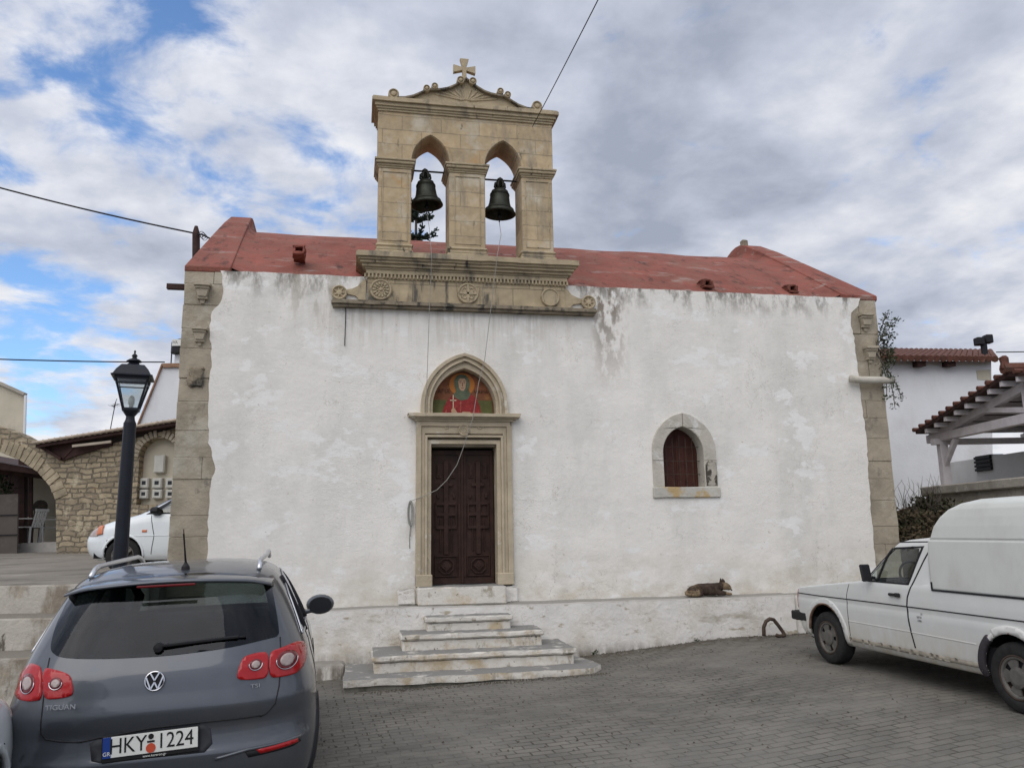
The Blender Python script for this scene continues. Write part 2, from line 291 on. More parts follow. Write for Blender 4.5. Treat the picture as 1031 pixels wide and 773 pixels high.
# ------------------------------------------------------------------ object helpers
def tag(o, label=None, cat=None, group=None, kind=None):
    if label: o['label'] = label
    if cat: o['category'] = cat
    if group: o['group'] = group
    if kind: o['kind'] = kind
    return o
def empty(name, loc=(0,0,0), rot=(0,0,0)):
    o = bpy.data.objects.new(name, None); COL.objects.link(o); o.location = loc; o.rotation_euler = rot; o.empty_display_size = .2; return o
def link(name, me, m, parent=None, smooth=False):
    o = bpy.data.objects.new(name, me); COL.objects.link(o); o.parent = parent
    if m is not None and not me.materials: me.materials.append(m)
    if smooth:
        for p in me.polygons: p.use_smooth = True
    return o
class MB:
    def __init__(s): s.bm = bmesh.new()
    def box(s, x0, x1, y0, y1, z0, z1, bev=0, M=None):
        r = bmesh.ops.create_cube(s.bm, size=1); vs = r['verts']
        for v in vs: v.co = Vector(((x0+x1)/2+v.co.x*(x1-x0), (y0+y1)/2+v.co.y*(y1-y0), (z0+z1)/2+v.co.z*(z1-z0)))
        if bev:
            es = list({e for v in vs for e in v.link_edges}); q = bmesh.ops.bevel(s.bm, geom=es, offset=bev, segments=1, affect='EDGES'); vs = list({v for f in q['faces'] for v in f.verts} | {v for v in vs if v.is_valid})
        if M is not None:
            for v in vs: v.co = M @ v.co
        return s
    def beam(s, a, b, w, h, bev=0, upv=(0,0,1)):
        a, b = Vector(a), Vector(b); d = b-a; L = d.length; q = d.normalized(); x = q.cross(Vector(upv)).normalized(); z = x.cross(q)
        M = Matrix(((x.x,q.x,z.x,a.x),(x.y,q.y,z.y,a.y),(x.z,q.z,z.z,a.z),(0,0,0,1)))
        return s.box(-w/2, w/2, 0, L, -h/2, h/2, bev, M)
    def tube(s, pts, r, n=8, closed=False, cap=True):
        pts = [Vector(p) for p in pts]; rr = r if isinstance(r, (list, tuple)) else [r]*len(pts); rings = []; N = len(pts); prev = None
        for i, p in enumerate(pts):
            t = (pts[(i+1) % N]-pts[i-1]) if closed else (pts[min(i+1, N-1)]-pts[max(i-1, 0)])
            t.normalize()
            if prev is None: x = t.orthogonal().normalized()
            else: x = (prev - t*prev.dot(t)).normalized()
            prev = x; y = t.cross(x)
            rings.append([s.bm.verts.new(p+(x*cos(2*pi*k/n)+y*sin(2*pi*k/n))*rr[i]) for k in range(n)])
        for i in range(N if closed else N-1):
            A, B = rings[i], rings[(i+1) % N]
            for k in range(n): s.bm.faces.new((A[k], A[(k+1)%n], B[(k+1)%n], B[k]))
        if cap and not closed: s.bm.faces.new(rings[0][::-1]); s.bm.faces.new(rings[-1])
        return s
    def lathe(s, prof, c=(0,0,0), n=24, M=None, cap=True):
        c = Vector(c); rings = []
        for (r_, z) in prof:
            ring = []
            for k in range(n):
                p = Vector((r_*cos(2*pi*k/n), r_*sin(2*pi*k/n), z)); p = (M @ p) if M else p; ring.append(s.bm.verts.new(c+p))
            rings.append(ring)
        for A, B in zip(rings, rings[1:]):
            for k in range(n): s.bm.faces.new((A[k], A[(k+1)%n], B[(k+1)%n], B[k]))
        if cap: s.bm.faces.new(rings[0][::-1]); s.bm.faces.new(rings[-1])
        return s
    def prism(s, loops, y0, y1, M=None):
        """polygon (with holes) given in (x,z), extruded between y0 and y1"""
        tri = tessellate_polygon([[Vector((a, b, 0)) for a, b in L] for L in loops])
        flat = [p for L in loops for p in L]
        T = (lambda v: M @ v) if M else (lambda v: v)
        A = [s.bm.verts.new(T(Vector((a, y0, b)))) for a, b in flat]; B = [s.bm.verts.new(T(Vector((a, y1, b)))) for a, b in flat]
        for t in tri:
            try: s.bm.faces.new([A[i] for i in t]); s.bm.faces.new([B[i] for i in reversed(t)])
            except ValueError: pass
        o = 0
        for L in loops:
            k = len(L)
            for i in range(k):
                j = (i+1) % k; s.bm.faces.new((A[o+i], A[o+j], B[o+j], B[o+i]))
            o += k
        return s
    def quad(s, *p): s.bm.faces.new([s.bm.verts.new(q) for q in p]); return s
    def rough(s, amp, scale=2., cell=.15, seed=0, fine=.4):
        vs = s.bm.verts; 
        for ax in range(3):
            lo = min(v.co[ax] for v in vs); hi = max(v.co[ax] for v in vs); k = int((hi-lo)/cell)
            for i in range(1, k+1):
                c = [0,0,0]; c[ax] = lo+(hi-lo)*i/(k+1); nn = [0,0,0]; nn[ax] = 1
                bmesh.ops.bisect_plane(s.bm, geom=list(s.bm.verts)+list(s.bm.edges)+list(s.bm.faces), plane_co=c, plane_no=nn)
        for v in s.bm.verts:
            n_ = noise.noise_vector(v.co*scale+Vector((seed,seed*2,0))); n2 = noise.noise_vector(v.co*scale*4+Vector((seed,0,5)))
            v.co += n_*amp + n2*amp*fine
        return s
    def build(s, name, m, parent=None, smooth=False, bevel=0, seg=2, recalc=True, loc=None):
        if recalc: bmesh.ops.recalc_face_normals(s.bm, faces=s.bm.faces)
        me = bpy.data.meshes.new(name); s.bm.to_mesh(me); s.bm.free()
        o = link(name, me, m, parent, smooth)
        if loc is not None: o.location = loc
        if bevel:
            b = o.modifiers.new('bevel', 'BEVEL'); b.width = bevel; b.segments = seg; b.limit_method = 'ANGLE'; b.angle_limit = R(40)
        return o
def copy_tree(o, parent=None):
    c = o.copy(); COL.objects.link(c); c.parent = parent
    for ch in list(o.children): copy_tree(ch, c)
    return c
def pointed(xc, w, z0, h, stilt=0, n=14):
    """points of a pointed arch from right springing over the apex to left springing"""
    hh = h-stilt; Rr = (hh*hh+w*w)/(2*w); a1 = math.asin(min(1, hh/Rr)); P = []
    if stilt: P.append((xc+w, z0))
    for i in range(n+1): t = a1*i/n; P.append((xc+w-Rr+Rr*cos(t), z0+stilt+Rr*sin(t)))
    for i in range(n-1, -1, -1): t = a1*i/n; P.append((xc-w+Rr-Rr*cos(t), z0+stilt+Rr*sin(t)))
    if stilt: P.append((xc-w, z0))
    return P
def circ(xc, zc, r, n=20, a0=0): return [(xc+r*cos(a0+2*pi*i/n), zc+r*sin(a0+2*pi*i/n)) for i in range(n)]
def rect(x0, x1, z0, z1): return [(x0,z0),(x1,z0),(x1,z1),(x0,z1)]

# ================================================================== GROUND
def gz(x, y):
    P = [(-4,-.15),(-1,-.085),(0,-.058),(3,.02),(5.3,.195),(6,.202),(9,.22)]; x = max(-4., min(9., x))
    for (a, b), (c, d) in zip(P, P[1:]):
        if x <= c: return b+(d-b)*(x-a)/(c-a)
    return .22
def ground():
    xs = sorted(set([-1200,-400,-120,-50,-30,-20] + [i*.5 for i in range(-28, 40)] + [25,35,60,120,400,1200]))
    ys = sorted(set([-1200,-400,-120,-50,-30] + [i*.5 for i in range(-44, 60)] + [40,60,120,400,1200]))
    bm = bmesh.new(); g = [[bm.verts.new((x, y, gz(x, y)+.006*noise.noise(Vector((x*1.3, y*1.3, 0))))) for x in xs] for y in ys]
    for j in range(len(ys)-1):
        for i in range(len(xs)-1): bm.faces.new((g[j][i], g[j][i+1], g[j+1][i+1], g[j+1][i]))
    me = bpy.data.meshes.new('ground'); bm.to_mesh(me); bm.free()
    m = mat('worn block paving', (.162,.153,.136), .88, var=.16, vscale=1.1); n, l = nd(m); p = n['Principled BSDF']
    tc = n.new('ShaderNodeTexCoord'); mp = n.new('ShaderNodeMapping'); mp.inputs['Rotation'].default_value = (0,0,R(-4)); l.new(tc.outputs['Object'], mp.inputs[0])
    dn = n.new('ShaderNodeTexNoise'); dn.inputs['Scale'].default_value = 3; l.new(tc.outputs['Object'], dn.inputs['Vector'])
    vs = n.new('ShaderNodeVectorMath'); vs.operation = 'SCALE'; vs.inputs['Scale'].default_value = .05; l.new(dn.outputs['Color'], vs.inputs[0])
    va = n.new('ShaderNodeVectorMath'); va.operation = 'ADD'; l.new(mp.outputs[0], va.inputs[0]); l.new(vs.outputs[0], va.inputs[1])
    b = n.new('ShaderNodeTexBrick'); l.new(va.outputs[0], b.inputs['Vector']); b.inputs['Scale'].default_value = 1; b.inputs['Brick Width'].default_value = .205; b.inputs['Row Height'].default_value = .105
    b.inputs['Mortar Size'].default_value = .008; b.inputs['Mortar Smooth'].default_value = .4
    b.inputs['Color1'].default_value = (1.12,1.10,1.06,1); b.inputs['Color2'].default_value = (.84,.84,.84,1); b.inputs['Mortar'].default_value = (.36,.34,.31,1)
    # joints filled flush with grit in patches, more so away from the steps
    wear = mrange(m, mnoise(m, .7, loc=(3,3,0)), .38, .62, .10, .82)
    mx = n.new('ShaderNodeMix'); mx.data_type = 'RGBA'; l.new(wear, mx.inputs[0]); l.new(b.outputs['Color'], mx.inputs[6]); mx.inputs[7].default_value = (.97,.97,.97,1)
    pm, cur = basecol(m); mu = n.new('ShaderNodeMix'); mu.data_type = 'RGBA'; mu.blend_type = 'MULTIPLY'; mu.inputs[0].default_value = 1; l.new(cur, mu.inputs[6]); l.new(mx.outputs[2], mu.inputs[7]); l.new(mu.outputs[2], p.inputs['Base Color'])
    mixin(m, mmul(m, mrange(m, mnoise(m, .45, (1,1.6,1)), .46, .58), .45), (.088,.082,.072))
    mixin(m, mmul(m, mrange(m, mnoise(m, 1.7, (1,1.5,1), loc=(8,2,0)), .50, .62), .5), (.20,.187,.163))
    mixin(m, mmul(m, mrange(m, mnoise(m, 14, loc=(2,2,2)), .66, .70), .7), (.07,.065,.055))
    mixin(m, mmul(m, mrange(m, mnoise(m, 60, loc=(2,9,2)), .70, .74), .5), (.34,.33,.30))
    # dirt gathered along the wall foot
    X, Y, Z = mxyz(m); yy = mmul(m, Y, mmul(m, mnoise(m, 1.2), .9), 'ADD'); mixin(m, mmul(m, mmul(m, mrange(m, yy, -.75, -.25), mrange(m, mnoise(m, 9), .38, .55)), .75), (.075,.062,.045))
    hh = mmul(m, mmul(m, mmul(m, b.outputs['Fac'], -1.), mmul(m, wear, -1, 'MULTIPLY')), 1)
    inv = mmul(m, mmul(m, wear, -1.), 1., 'ADD'); hh = mmul(m, mmul(m, b.outputs['Fac'], -.8), inv); hh = mmul(m, hh, mmul(m, mnoise(m, 22), .9), 'ADD')
    bp = n.new('ShaderNodeBump'); bp.inputs['Distance'].default_value = .012; l.new(hh, bp.inputs['Height']); l.new(bp.outputs[0], p.inputs['Normal'])
    o = link('ground', me, m); tag(o, kind='structure'); return o
ground()

# grit and fallen leaves against the wall foot: uncountable
def litter():
    bm = bmesh.new(); rnd = random.Random(3)
    for i in range(2600):
        if i < 1500: x = rnd.uniform(-.3, 8.6); y = -.45-abs(rnd.gauss(0, .12))
        else: x = rnd.uniform(-1.5, 8); y = rnd.uniform(-5.5, -.5)
        if .0 < x < 3.1 and y > -1.85: y = -1.78-abs(rnd.gauss(0, .06))
        s = rnd.uniform(.004, .013); z = gz(x, y)+s*.5+.002; a = rnd.uniform(0, 6.28)
        v = [bm.verts.new((x+s*cos(a+k*2.1)*(1+.4*rnd.random()), y+s*sin(a+k*2.1), z-s*.4)) for k in range(3)]; t = bm.verts.new((x, y, z+s*.5))
        for k in range(3): bm.faces.new((v[k], v[(k+1)%3], t))
    me = bpy.data.meshes.new('grit'); bm.to_mesh(me); bm.free()
    tag(link('grit', me, mat('grit', (.10,.085,.065), .9, var=.6, vscale=7)), 'loose grit and fallen bits along the foot of the white wall', 'grit', kind='stuff')
litter()

# raised courtyard on the left with its white-nosed terrace steps
m_court = mat('dusty concrete yard', (.215,.195,.165), .92, var=.18, vscale=.9, bump=.01, bscale=12, stains=[((.115,.105,.09), .8, .52, .14, (1,1.8,1)), ((.30,.28,.24), 2.2, .60, .1, (1,1,1)), ((.07,.065,.055), 7, .68, .05, (1,1,1))])
def court():
    m = MB(); xs = [-60,-30,-20,-14,-10,-8,-6,-5,-4,-3,-2.5]; ys = [-.45,0,1,2,4,6,8,10,14,30,60]; bm = m.bm
    hz = lambda x, y: 1.19 + .022*min(max(y, 0), 12) + .012*noise.noise(Vector((x, y, 3)))
    g = [[bm.verts.new((x, y, hz(x, y))) for x in xs] for y in ys]
    for j in range(len(ys)-1):
        for i in range(len(xs)-1): bm.faces.new((g[j][i], g[j][i+1], g[j+1][i+1], g[j+1][i]))
    for i in range(len(xs)-1): m.quad((xs[i],-.45,-1),(xs[i+1],-.45,-1),g[0][i+1].co,g[0][i].co)
    m.quad((-2.5,-.45,-1),(-2.5,60,-1),g[-1][-1].co,(-2.5,-.45,1.19))
    tag(m.build('courtyard', m_court), kind='structure')
court()
m_terr = mat('peeling white terrace', (.47,.44,.38), .93, var=.1, vscale=2, bump=.02, bscale=10, stains=[((.26,.22,.17), 2.2, .46, .1, (1,1,.4)), ((.12,.105,.085), 4.5, .60, .06, (1,1,.5)), ((.42,.33,.22), 3, .60, .1, (1,1,1))])
top_dirt(m_terr, (.20,.18,.15), .6, .85, 1, 5, .2, .35)
tr = empty('terrace_steps', (-5.5, -.9, 0)); tag(tr, 'three low white-nosed terrace steps climbing to the raised yard behind the blue-grey car', 'steps')
for k, (y0, y1, z0, z1) in enumerate(((-.50,-.44,.84,1.215),(-1.10,-.44,.47,.87),(-1.75,-1.09,-.2,.50))):
    MB().box(-9.5+5.5, -2.62+5.5-.1*k, y0+.9, y1+.9, z0 if k else .8, z1, .02).rough(.02, 1.6, .22, k).build('step', m_terr, tr)
    if k == 0: MB().box(-4, 2.8, .44, .50, .3, .85).build('riser', m_terr, tr)

# bank on the right
def bank():
    m = MB(); bm = m.bm; xs = [8.75+i*.6 for i in range(16)]+[22,30,60]; ys = [-1+i*.6 for i in range(22)]+[16,24,60]
    def hz(x, y): 
        a = max(0, min(1, (x-8.9)/2.2)); b = max(0, min(1, (y+.6)/2.2)); return gz(x, y)+.005 + 1.35*min(a, b)**.8*1.0 + .10*noise.noise(Vector((x*1.4, y*1.4, 1)))*min(a, b)
    g = [[bm.verts.new((x, y, hz(x, y))) for x in xs] for y in ys]
    for j in range(len(ys)-1):
        for i in range(len(xs)-1): bm.faces.new((g[j][i], g[j][i+1], g[j+1][i+1], g[j+1][i]))
    tag(m.build('bank', mat('scrubby earth', (.12,.10,.07), .95, var=.3, vscale=2, bump=.02, bscale=10), smooth=True), kind='structure')
bank()

# ================================================================== CHURCH
CH = empty('church', (0,0,0)); tag(CH, 'whitewashed chapel with red vaulted roof, stone corners and a twin-arched bell gable', 'church')
XC = 1.62
# --- masonry core, openings for door, icon recess and window
door_open = rect(1.05, 2.06, .60, 3.04)
icon_open = pointed(1.55, .49, 3.50, .72, .12)
win_open = [(4.70,2.42)] + [] ; 
win_in = pointed(5.02, .37, 2.37, 1.03, .57); win_out = pointed(5.035, .53, 2.41, 1.17, .42)
MB().prism([rect(-2.48, 8.68, -.6, 5.56), door_open, icon_open, win_in], .02, .55).build('front_wall', m_quoin, CH)
sw_ = MB(); sw_.box(-2.48, -1.95, .55, 8.1, -.6, 5.56); sw_.build('side_wall', m_quoin, CH)
MB().box(8.15, 8.68, .55, 8.1, -.6, 5.56).build('side_wall', m_quoin, CH)
MB().box(-2.48, 8.68, 8.1, 8.4, -.6, 5.56).build('back_wall', m_quoin, CH)
MB().box(-1.95, 8.15, .55, .62, -.6, 5.5).build('inner_lining', m_dark, CH)
# --- plaster skin with ragged edges against the stone corners
def jag(pts, amp=.02, step=.06, seed=0, ax=0):
    out = []; rnd = random.Random(seed)
    for (a, b) in zip(pts, pts[1:]):
        L = math.hypot(b[0]-a[0], b[1]-a[1]); k = max(1, int(L/step))
        for i in range(k):
            t = i/k; d = rnd.uniform(-amp, amp); out.append((a[0]+(b[0]-a[0])*t+(d if ax == 0 else 0), a[1]+(b[1]-a[1])*t+(d if ax else 0)))
    out.append(pts[-1]); return out
Lp = [(222.7,271),(224,285),(225,294),(221,307),(212.7,314),(211,337),(213.5,360),(211,382),(210,411),(210,446),(214,459),(216.5,472),(212,485),(210,511),(209,556)]
Rp = [(866,300),(864,308),(857,315),(856,325),(860,340),(864,377),(867,403),(872,439),(875,484),(879,539)]
Lf = [fp(*p, -.045) for p in Lp]; Rf = [fp(*p, -.045) for p in Rp]
Lf[0] = (Lf[0][0], 5.60); Rf[0] = (Rf[0][0], 5.60)
Lf.append((-2.0, .75)); Rf.append((Rf[-1][0]+.0, .75))
outl = jag(Lf, .012, .06, 1) + jag([(-2.0,.75),(Rf[-1][0],.75)], 0, 1)[1:-1] + jag(Rf[::-1], .012, .06, 2) + jag([Rf[0], Lf[0]], .006, .12, 3, 1)[1:-1]
dsur = [(.865,.76),(2.255,.76),(2.255,3.47)] + pointed(1.57, .62, 3.47, .93, .16) + [(.865,3.47)]
MB().prism([outl, dsur, [(a, b) for a, b in ([(4.53,2.27),(5.54,2.27)] + pointed(5.035, .51, 2.42, 1.14, .55))]], .03, -.045).build('plaster', m_plaster, CH)
# --- corner piers of stone blocks
def pier(x0, x1, seed, zb):
    rnd = random.Random(seed); m = MB(); z = zb; xm = 0
    while z < 5.50:
        h = min(rnd.uniform(.27, .50), 5.58-z)
        if 5.58-z-h < .15: h = 5.58-z
        if rnd.random() < .22:
            xm = x0+(x1-x0)*rnd.uniform(.35, .7); ps = [(x0, xm-.001), (xm+.001, x1)]
        else: ps = [(x0, x1)]
        for a, b in ps: q = rnd.uniform(-.008, .008); m.box(a+rnd.uniform(0,.010), b, -.028+q, .5, z+.001, z+h-.001, .007)
        z += h
    return m.rough(.008, 3, .2, seed).build('corner_pier', m_quoin, CH, bevel=0)
pl = pier(-2.515, -1.80, 11, .6); pr = pier(8.02, 8.70, 23, .0)
def corbel(parent, x, z, s=1.0, flip=0):
    m = MB(); m.prism([rect(-.15*s, .15*s, 0, .055*s)], -.20*s, 0); m.prism([rect(-.125*s, .125*s, -.05*s, 0)], -.16*s, 0); m.prism([[(-.115*s,-.05*s),(-.075*s,-.20*s),(.075*s,-.20*s),(.115*s,-.05*s)]], -.13*s, 0); m.prism([rect(-.09*s, .09*s, -.245*s, -.20*s)], -.10*s, 0); m.prism([[(-.05*s,-.245*s),(-.03*s,-.32*s),(.03*s,-.32*s),(.05*s,-.245*s)]], -.06*s, 0)
    m.rough(.006, 6, .08, x); return m.build('corbel', m_quoin, parent, loc=(x, -.02, z))
corbel(pl, *fp(204,288,-.1), .75); corbel(pl, *fp(201,332,-.1), .68); 
corbel(pr, *fp(872,318,-.1), .8); corbel(pr, *fp(877,351,-.1), .75)
MB().box(-.11,.11,-.045,0,-.17,.12,.02).rough(.03, 9, .05, 4).build('broken_corbel', m_cap, pl, loc=(fp(197,378,-.04)[0], -.02, fp(197,378,-.04)[1]))
m = MB(); m.tube([(8.0,-.14,4.17),(8.2,-.15,4.155),(8.5,-.15,4.155),(8.80,-.13,4.165)], .062, 12).rough(.008, 4, .15, 2); m.build('stone_moulding', m_winst, pr, smooth=True)
MB().box(-2.78,-2.52,.10,.18,5.34,5.42,.004).build('roof_beam_end', m_dwood, CH)
# --- red vault and gable parapets
RP = [(.07,5.56),(.5,5.87),(1,6.21),(1.5,6.53),(2,6.83),(2.5,7.10),(3,7.34),(3.4,7.51),(3.7,7.61),(3.95,7.67),(4.2,7.69)]
PP = [(-.035,5.66),(1,6.30),(2,6.92),(3,7.53),(3.7,7.92),(4.0,8.03),(4.2,8.05)]
def lin(P, y):
    y = 8.4-y if y > 4.2 else y
    for (a, b), (c, d) in zip(P, P[1:]):
        if y <= c: return b+(d-b)*(y-a)/(c-a)
    return P[-1][1]
def vault():
    m = MB(); bm = m.bm; xs = [-2.0+i*.25 for i in range(42)]; ys = [.07+i*(4.13/24) for i in range(25)]; ys += [8.4-y for y in ys[-2::-1]]
    prof = [(.06,5.48)] + [(y, lin(RP, y)) for y in ys] + [(8.34,5.48)]
    g = [[bm.verts.new((x, y, z + .03*noise.noise(Vector((x*.8, y*.8, 0))) + .012*noise.noise(Vector((x*3, y*3, 2))))) for y, z in prof] for x in xs]
    for i in range(len(xs)-1):
        for j in range(len(prof)-1): bm.faces.new((g[i][j], g[i+1][j], g[i+1][j+1], g[i][j+1]))
    return m.build('roof', m_red, CH, smooth=True)
roof = vault()
def parapet(x0, x1, seed, fl):
    m = MB(); P = [(-.03,5.58)] + PP + [(8.4-a, b) for a, b in PP[-2::-1]] + [(8.43,5.4),(4,5.4),(.02,5.56)]
    Mx = Matrix(((0,1,0,0),(1,0,0,0),(0,0,1,0),(0,0,0,1)))
    m.prism([P], x0, x1, Mx)
    inn = lambda y: .27*min(1, max(0, min(y, 8.4-y))/4.0)
    for v in m.bm.verts:
        if fl and v.co.x > (x0+x1)/2: v.co.x -= inn(v.co.y)
        if not fl and v.co.x < (x0+x1)/2: v.co.x += inn(v.co.y)
    bmesh.ops.remove_doubles(m.bm, verts=m.bm.verts, dist=1e-4)
    o = m.build('gable_parapet', m_red, CH, bevel=.15, seg=5)
    f = MB(); bm = f.bm; rows = []
    for i in range(40):
        y = .060+i*(8.28/39); zr_ = lin(RP, y); zp = lin(PP, y)-.05; row = []; xi = x1-.03-inn(y) if fl else x0+.03+inn(y)
        wd = max(.16, .62-.14*min(y, 8.4-y))
        for k in range(9):
            t = k/8; row.append(bm.verts.new((xi+(wd if fl else -wd)*t, y, zr_+(zp-zr_)*(1-t)**2.2+.03*(1-t)-.02*t)))
        rows.append(row)
    for A, B in zip(rows, rows[1:]):
        for k in range(8): bm.faces.new((A[k], A[k+1], B[k+1], B[k]))
    f.build('fillet', m_red, o, smooth=True); MB().box(-1.98 if fl else 7.75, -1.55 if fl else 8.12, .03, .12, 5.50, 5.62, .02).rough(.012, 6, .08, 3).build('eave_patch', m_red, o)
    return o
gl = parapet(-2.52, -1.88, 1, True); gr_ = parapet(8.10, 8.74, 2, False)
MB().box(-.07,.07,-.07,.07,0,.16,.015).rough(.01,5,.06,1).build('finial', m_cap, gr_, loc=(8.44, 3.9, 7.95))
def spout(px, py):
    x, z = fp(px, py, .45); z = min(z, lin(RP,.45)+.28); m = MB(); m.box(-.09,.09,-.16,.25,-.09,-.05,.01); m.box(-.09,-.055,-.13,.25,-.05,.05,.01); m.box(.055,.09,-.13,.25,-.05,.05,.01); m.box(-.09,.09,-.08,.25,.05,.09,.01)
    m.rough(.02, 7, .07, px, .8); m.build('waterspout', m_red if px < 400 else mat('clay spout', (.15,.055,.04), .9, var=.3, vscale=7), roof, loc=(x, .45, z))
spout(301,254); spout(710,287); spout(795,292)
# --- plinth bench and lower course
m = MB(); m.box(-2.6, 6.52, -.46, .0, -.5, .775, .02); m.rough(.016, 1.3, .16, 5); m.build('plinth', m_plinth, CH)
m = MB(); m.box(6.53, 8.85, -.42, .0, -.5, .76, .03); m.rough(.016, 1.3, .16, 6); m.build('plinth', m_plinth, CH)
m = MB(); m.box(-2.55, -.12, -.72, -.39, -.5, .13, .03); m.rough(.02, 2, .14, 8); m.build('footing', m_plinth, CH)
# --- door surround
DS = empty('door_surround'); DS.parent = CH
def frame_ring(x0, x1, z0, z1, w, y0, y1, name='frame_moulding'):
    m = MB(); m.prism([[(x0,z0),(x0+w,z0),(x0+w,z1-w),(x1-w,z1-w),(x1-w,z0),(x1,z0),(x1,z1),(x0,z1)]], y0, y1); return m.build(name, m_door_st, DS, bevel=.006)
frame_ring(.845, 2.275, 1.03, 3.405, .075, -.10, .05); frame_ring(.92, 2.20, 1.03, 3.28, .055, -.075, .05); frame_ring(.975, 2.145, 1.03, 3.20, .035, -.10, .05); frame_ring(1.01, 2.11, 1.03, 3.13, .06, -.055, .30)
m = MB(); m.prism([rect(.845, 2.275, 3.22, 3.405)], -.07, .05)
m.build('lintel', m_door_st, DS, bevel=.005)
for sx in (.845, 2.275-.24): MB().box(sx, sx+.24, -.112, .04, 1.02, 1.19, .01).build('jamb_base', m_door_st, DS)
m = MB()
for i, (w, z0, z1, d) in enumerate(((.74,3.405,3.435,-.13),(.78,3.435,3.462,-.17),(.83,3.462,3.50,-.22),(.845,3.50,3.515,-.20))): m.prism([rect(1.56-w, 1.56+w, z0, z1)], d, .04)
m.rough(.006, 5, .12, 3); m.build('cornice', m_door_st, DS, bevel=.004)
def medallion(parent, x, z, r, y, kind='ring', mt=m_door_st):
    m = MB(); m.lathe([(r,0),(r,.03),(r*.93,.045),(r*.84,.045),(r*.80,.028),(.001,.028)], (0,0,0), 28, Matrix.Rotation(R(90), 4, 'X'))
    if kind == 'cross':
        for a in range(4): m.beam((0,-.037,0), (r*.8*cos(a*pi/2),-.037,r*.8*sin(a*pi/2)), .018, r*.2)
        for a in range(4): 
            c = (r*.45*cos(a*pi/2+pi/4), -.034, r*.45*sin(a*pi/2+pi/4)); m.tube([(c[0]+r*.2*cos(t*pi/6), c[1], c[2]+r*.2*sin(t*pi/6)) for t in range(12)], r*.05, 6, closed=True)
    elif kind == 'rose':
        for rr_, k in ((r*.62, 14), (r*.36, 9)):
            for a in range(k): t = 2*pi*a/k; m.beam((rr_*.72*cos(t),-.04,rr_*.72*sin(t)), (rr_*1.18*cos(t),-.04,rr_*1.18*sin(t)), .02, rr_*.26, .004)
        m.lathe([(r*.16,0),(r*.14,.05),(.001,.062)], (0,0,0), 12, Matrix.Rotation(R(90), 4, 'X'))
    elif kind == 'swirl':
        for q in (1,-1):
            m.tube([(r*(.12+.05*t)*cos(.55*t+(0 if q > 0 else pi)), -.035, r*(.12+.05*t)*sin(.55*t+(0 if q > 0 else pi))) for t in range(13)], r*.07, 6)
    return m.build('medallion', mt, parent, bevel=0, loc=(x, y, z))
medallion(DS, 1.55, 3.27, .085, -.075, 'swirl')
for sx in (1.30, 1.80):
    m = MB(); m.tube([(.05*cos(t*.7)*(1-t*.09), 0, .045*sin(t*.7)*(1-t*.09)) for t in range(10)], .012, 6); m.build('carved_scroll', m_door_st, DS, loc=(sx, -.075, 3.315))
# pointed hood over the icon
def arch_band(parent, xc, z0, spec, mt, name='arch_moulding'):
    for (wo, ho, wi, hi_, st, y0, y1) in spec:
        o = pointed(xc, wo, z0, ho, st); i = pointed(xc, wi, z0, hi_, st)
        MB().prism([o + i[::-1]], y0, y1).build(name, mt, parent, bevel=.006)
arch_band(DS, 1.565, 3.512, ((.655,.93,.60,.875,.12,-.14,.04),(.60,.875,.555,.83,.12,-.10,.04),(.555,.83,.525,.80,.12,-.135,.04),(.525,.80,.478,.70,.12,-.085,.10)), m_door_st)
# --- icon panel (flat painted panel, generic saint)
ic = empty('icon_panel', (1.555, .105, 3.515)); ic.parent = CH
m_gold = mat('icon ground ochre-red', (.20,.075,.035), .6, var=.3, vscale=6, stains=[((.30,.14,.055), 6, .55, .1, (1,1,1))])
pts_ic = pointed(0, .478, 0, .69, .12)
MB().prism([pts_ic], 0, .03).build('panel', m_gold, ic)
m_icgreen = mat('icon green', (.10,.105,.035), .6, var=.2, vscale=8); m_icred = mat('icon red robe', (.24,.026,.024), .6, var=.3, vscale=9, stains=[((.36,.10,.07), 9, .58, .05, (3,1,1))])
m_ichood = mat('icon green veil', (.10,.12,.075), .6, var=.35, vscale=12); m_icskin = mat('icon skin', (.42,.27,.17), .6, var=.15, vscale=12); m_ichalo = mat('icon halo orange', (.42,.15,.03), .5, var=.1); m_icdk = mat('icon dark line', (.07,.035,.02), .6)
MB().prism([[(-.47,.012),(.47,.012),(.455,.24),(-.455,.24)]], -.004, 0).build('painted_ground', m_icgreen, ic)
MB().prism([circ(-.005, .455, .17, 28)], -.008, -.004).build('halo', m_ichalo, ic)
MB().prism([[(-.27,.012),(.25,.012),(.235,.13),(.19,.25),(.12,.315),(.05,.33),(-.06,.33),(-.13,.30),(-.20,.22),(-.245,.12)]], -.012, -.008).build('robe', m_icred, ic)
MB().prism([[(-.10,.26),(-.02,.22),(.07,.24),(.11,.31),(.085,.38),(.10,.45),(.09,.53),(.05,.59),(-.01,.605),(-.07,.585),(-.105,.52),(-.105,.44),(-.085,.36),(-.115,.31)]], -.016, -.012).build('veil', m_ichood, ic)
MB().prism([[(-.055,.50),(-.045,.41),(-.02,.365),(.015,.36),(.04,.40),(.052,.50),(.03,.545),(-.03,.545)]], -.020, -.016).build('face', m_icskin, ic)
m = MB()
for sx in (-.026, .026): m.box(sx-.012, sx+.012, -.022, -.020, .478, .486); m.box(sx-.016, sx+.016, -.022, -.020, .500, .505)
m.box(-.004,.004,-.022,-.020,.425,.48); m.box(-.016,.018,-.022,-.020,.398,.405); m.build('face_lines', m_icdk, ic)
m = MB(); m.box(-.128,-.116,-.020,-.0165,.07,.30); m.box(-.165,-.08,-.020,-.0165,.215,.228); m.build('painted_cross', mat('icon pale ochre', (.62,.48,.34), .6), ic)
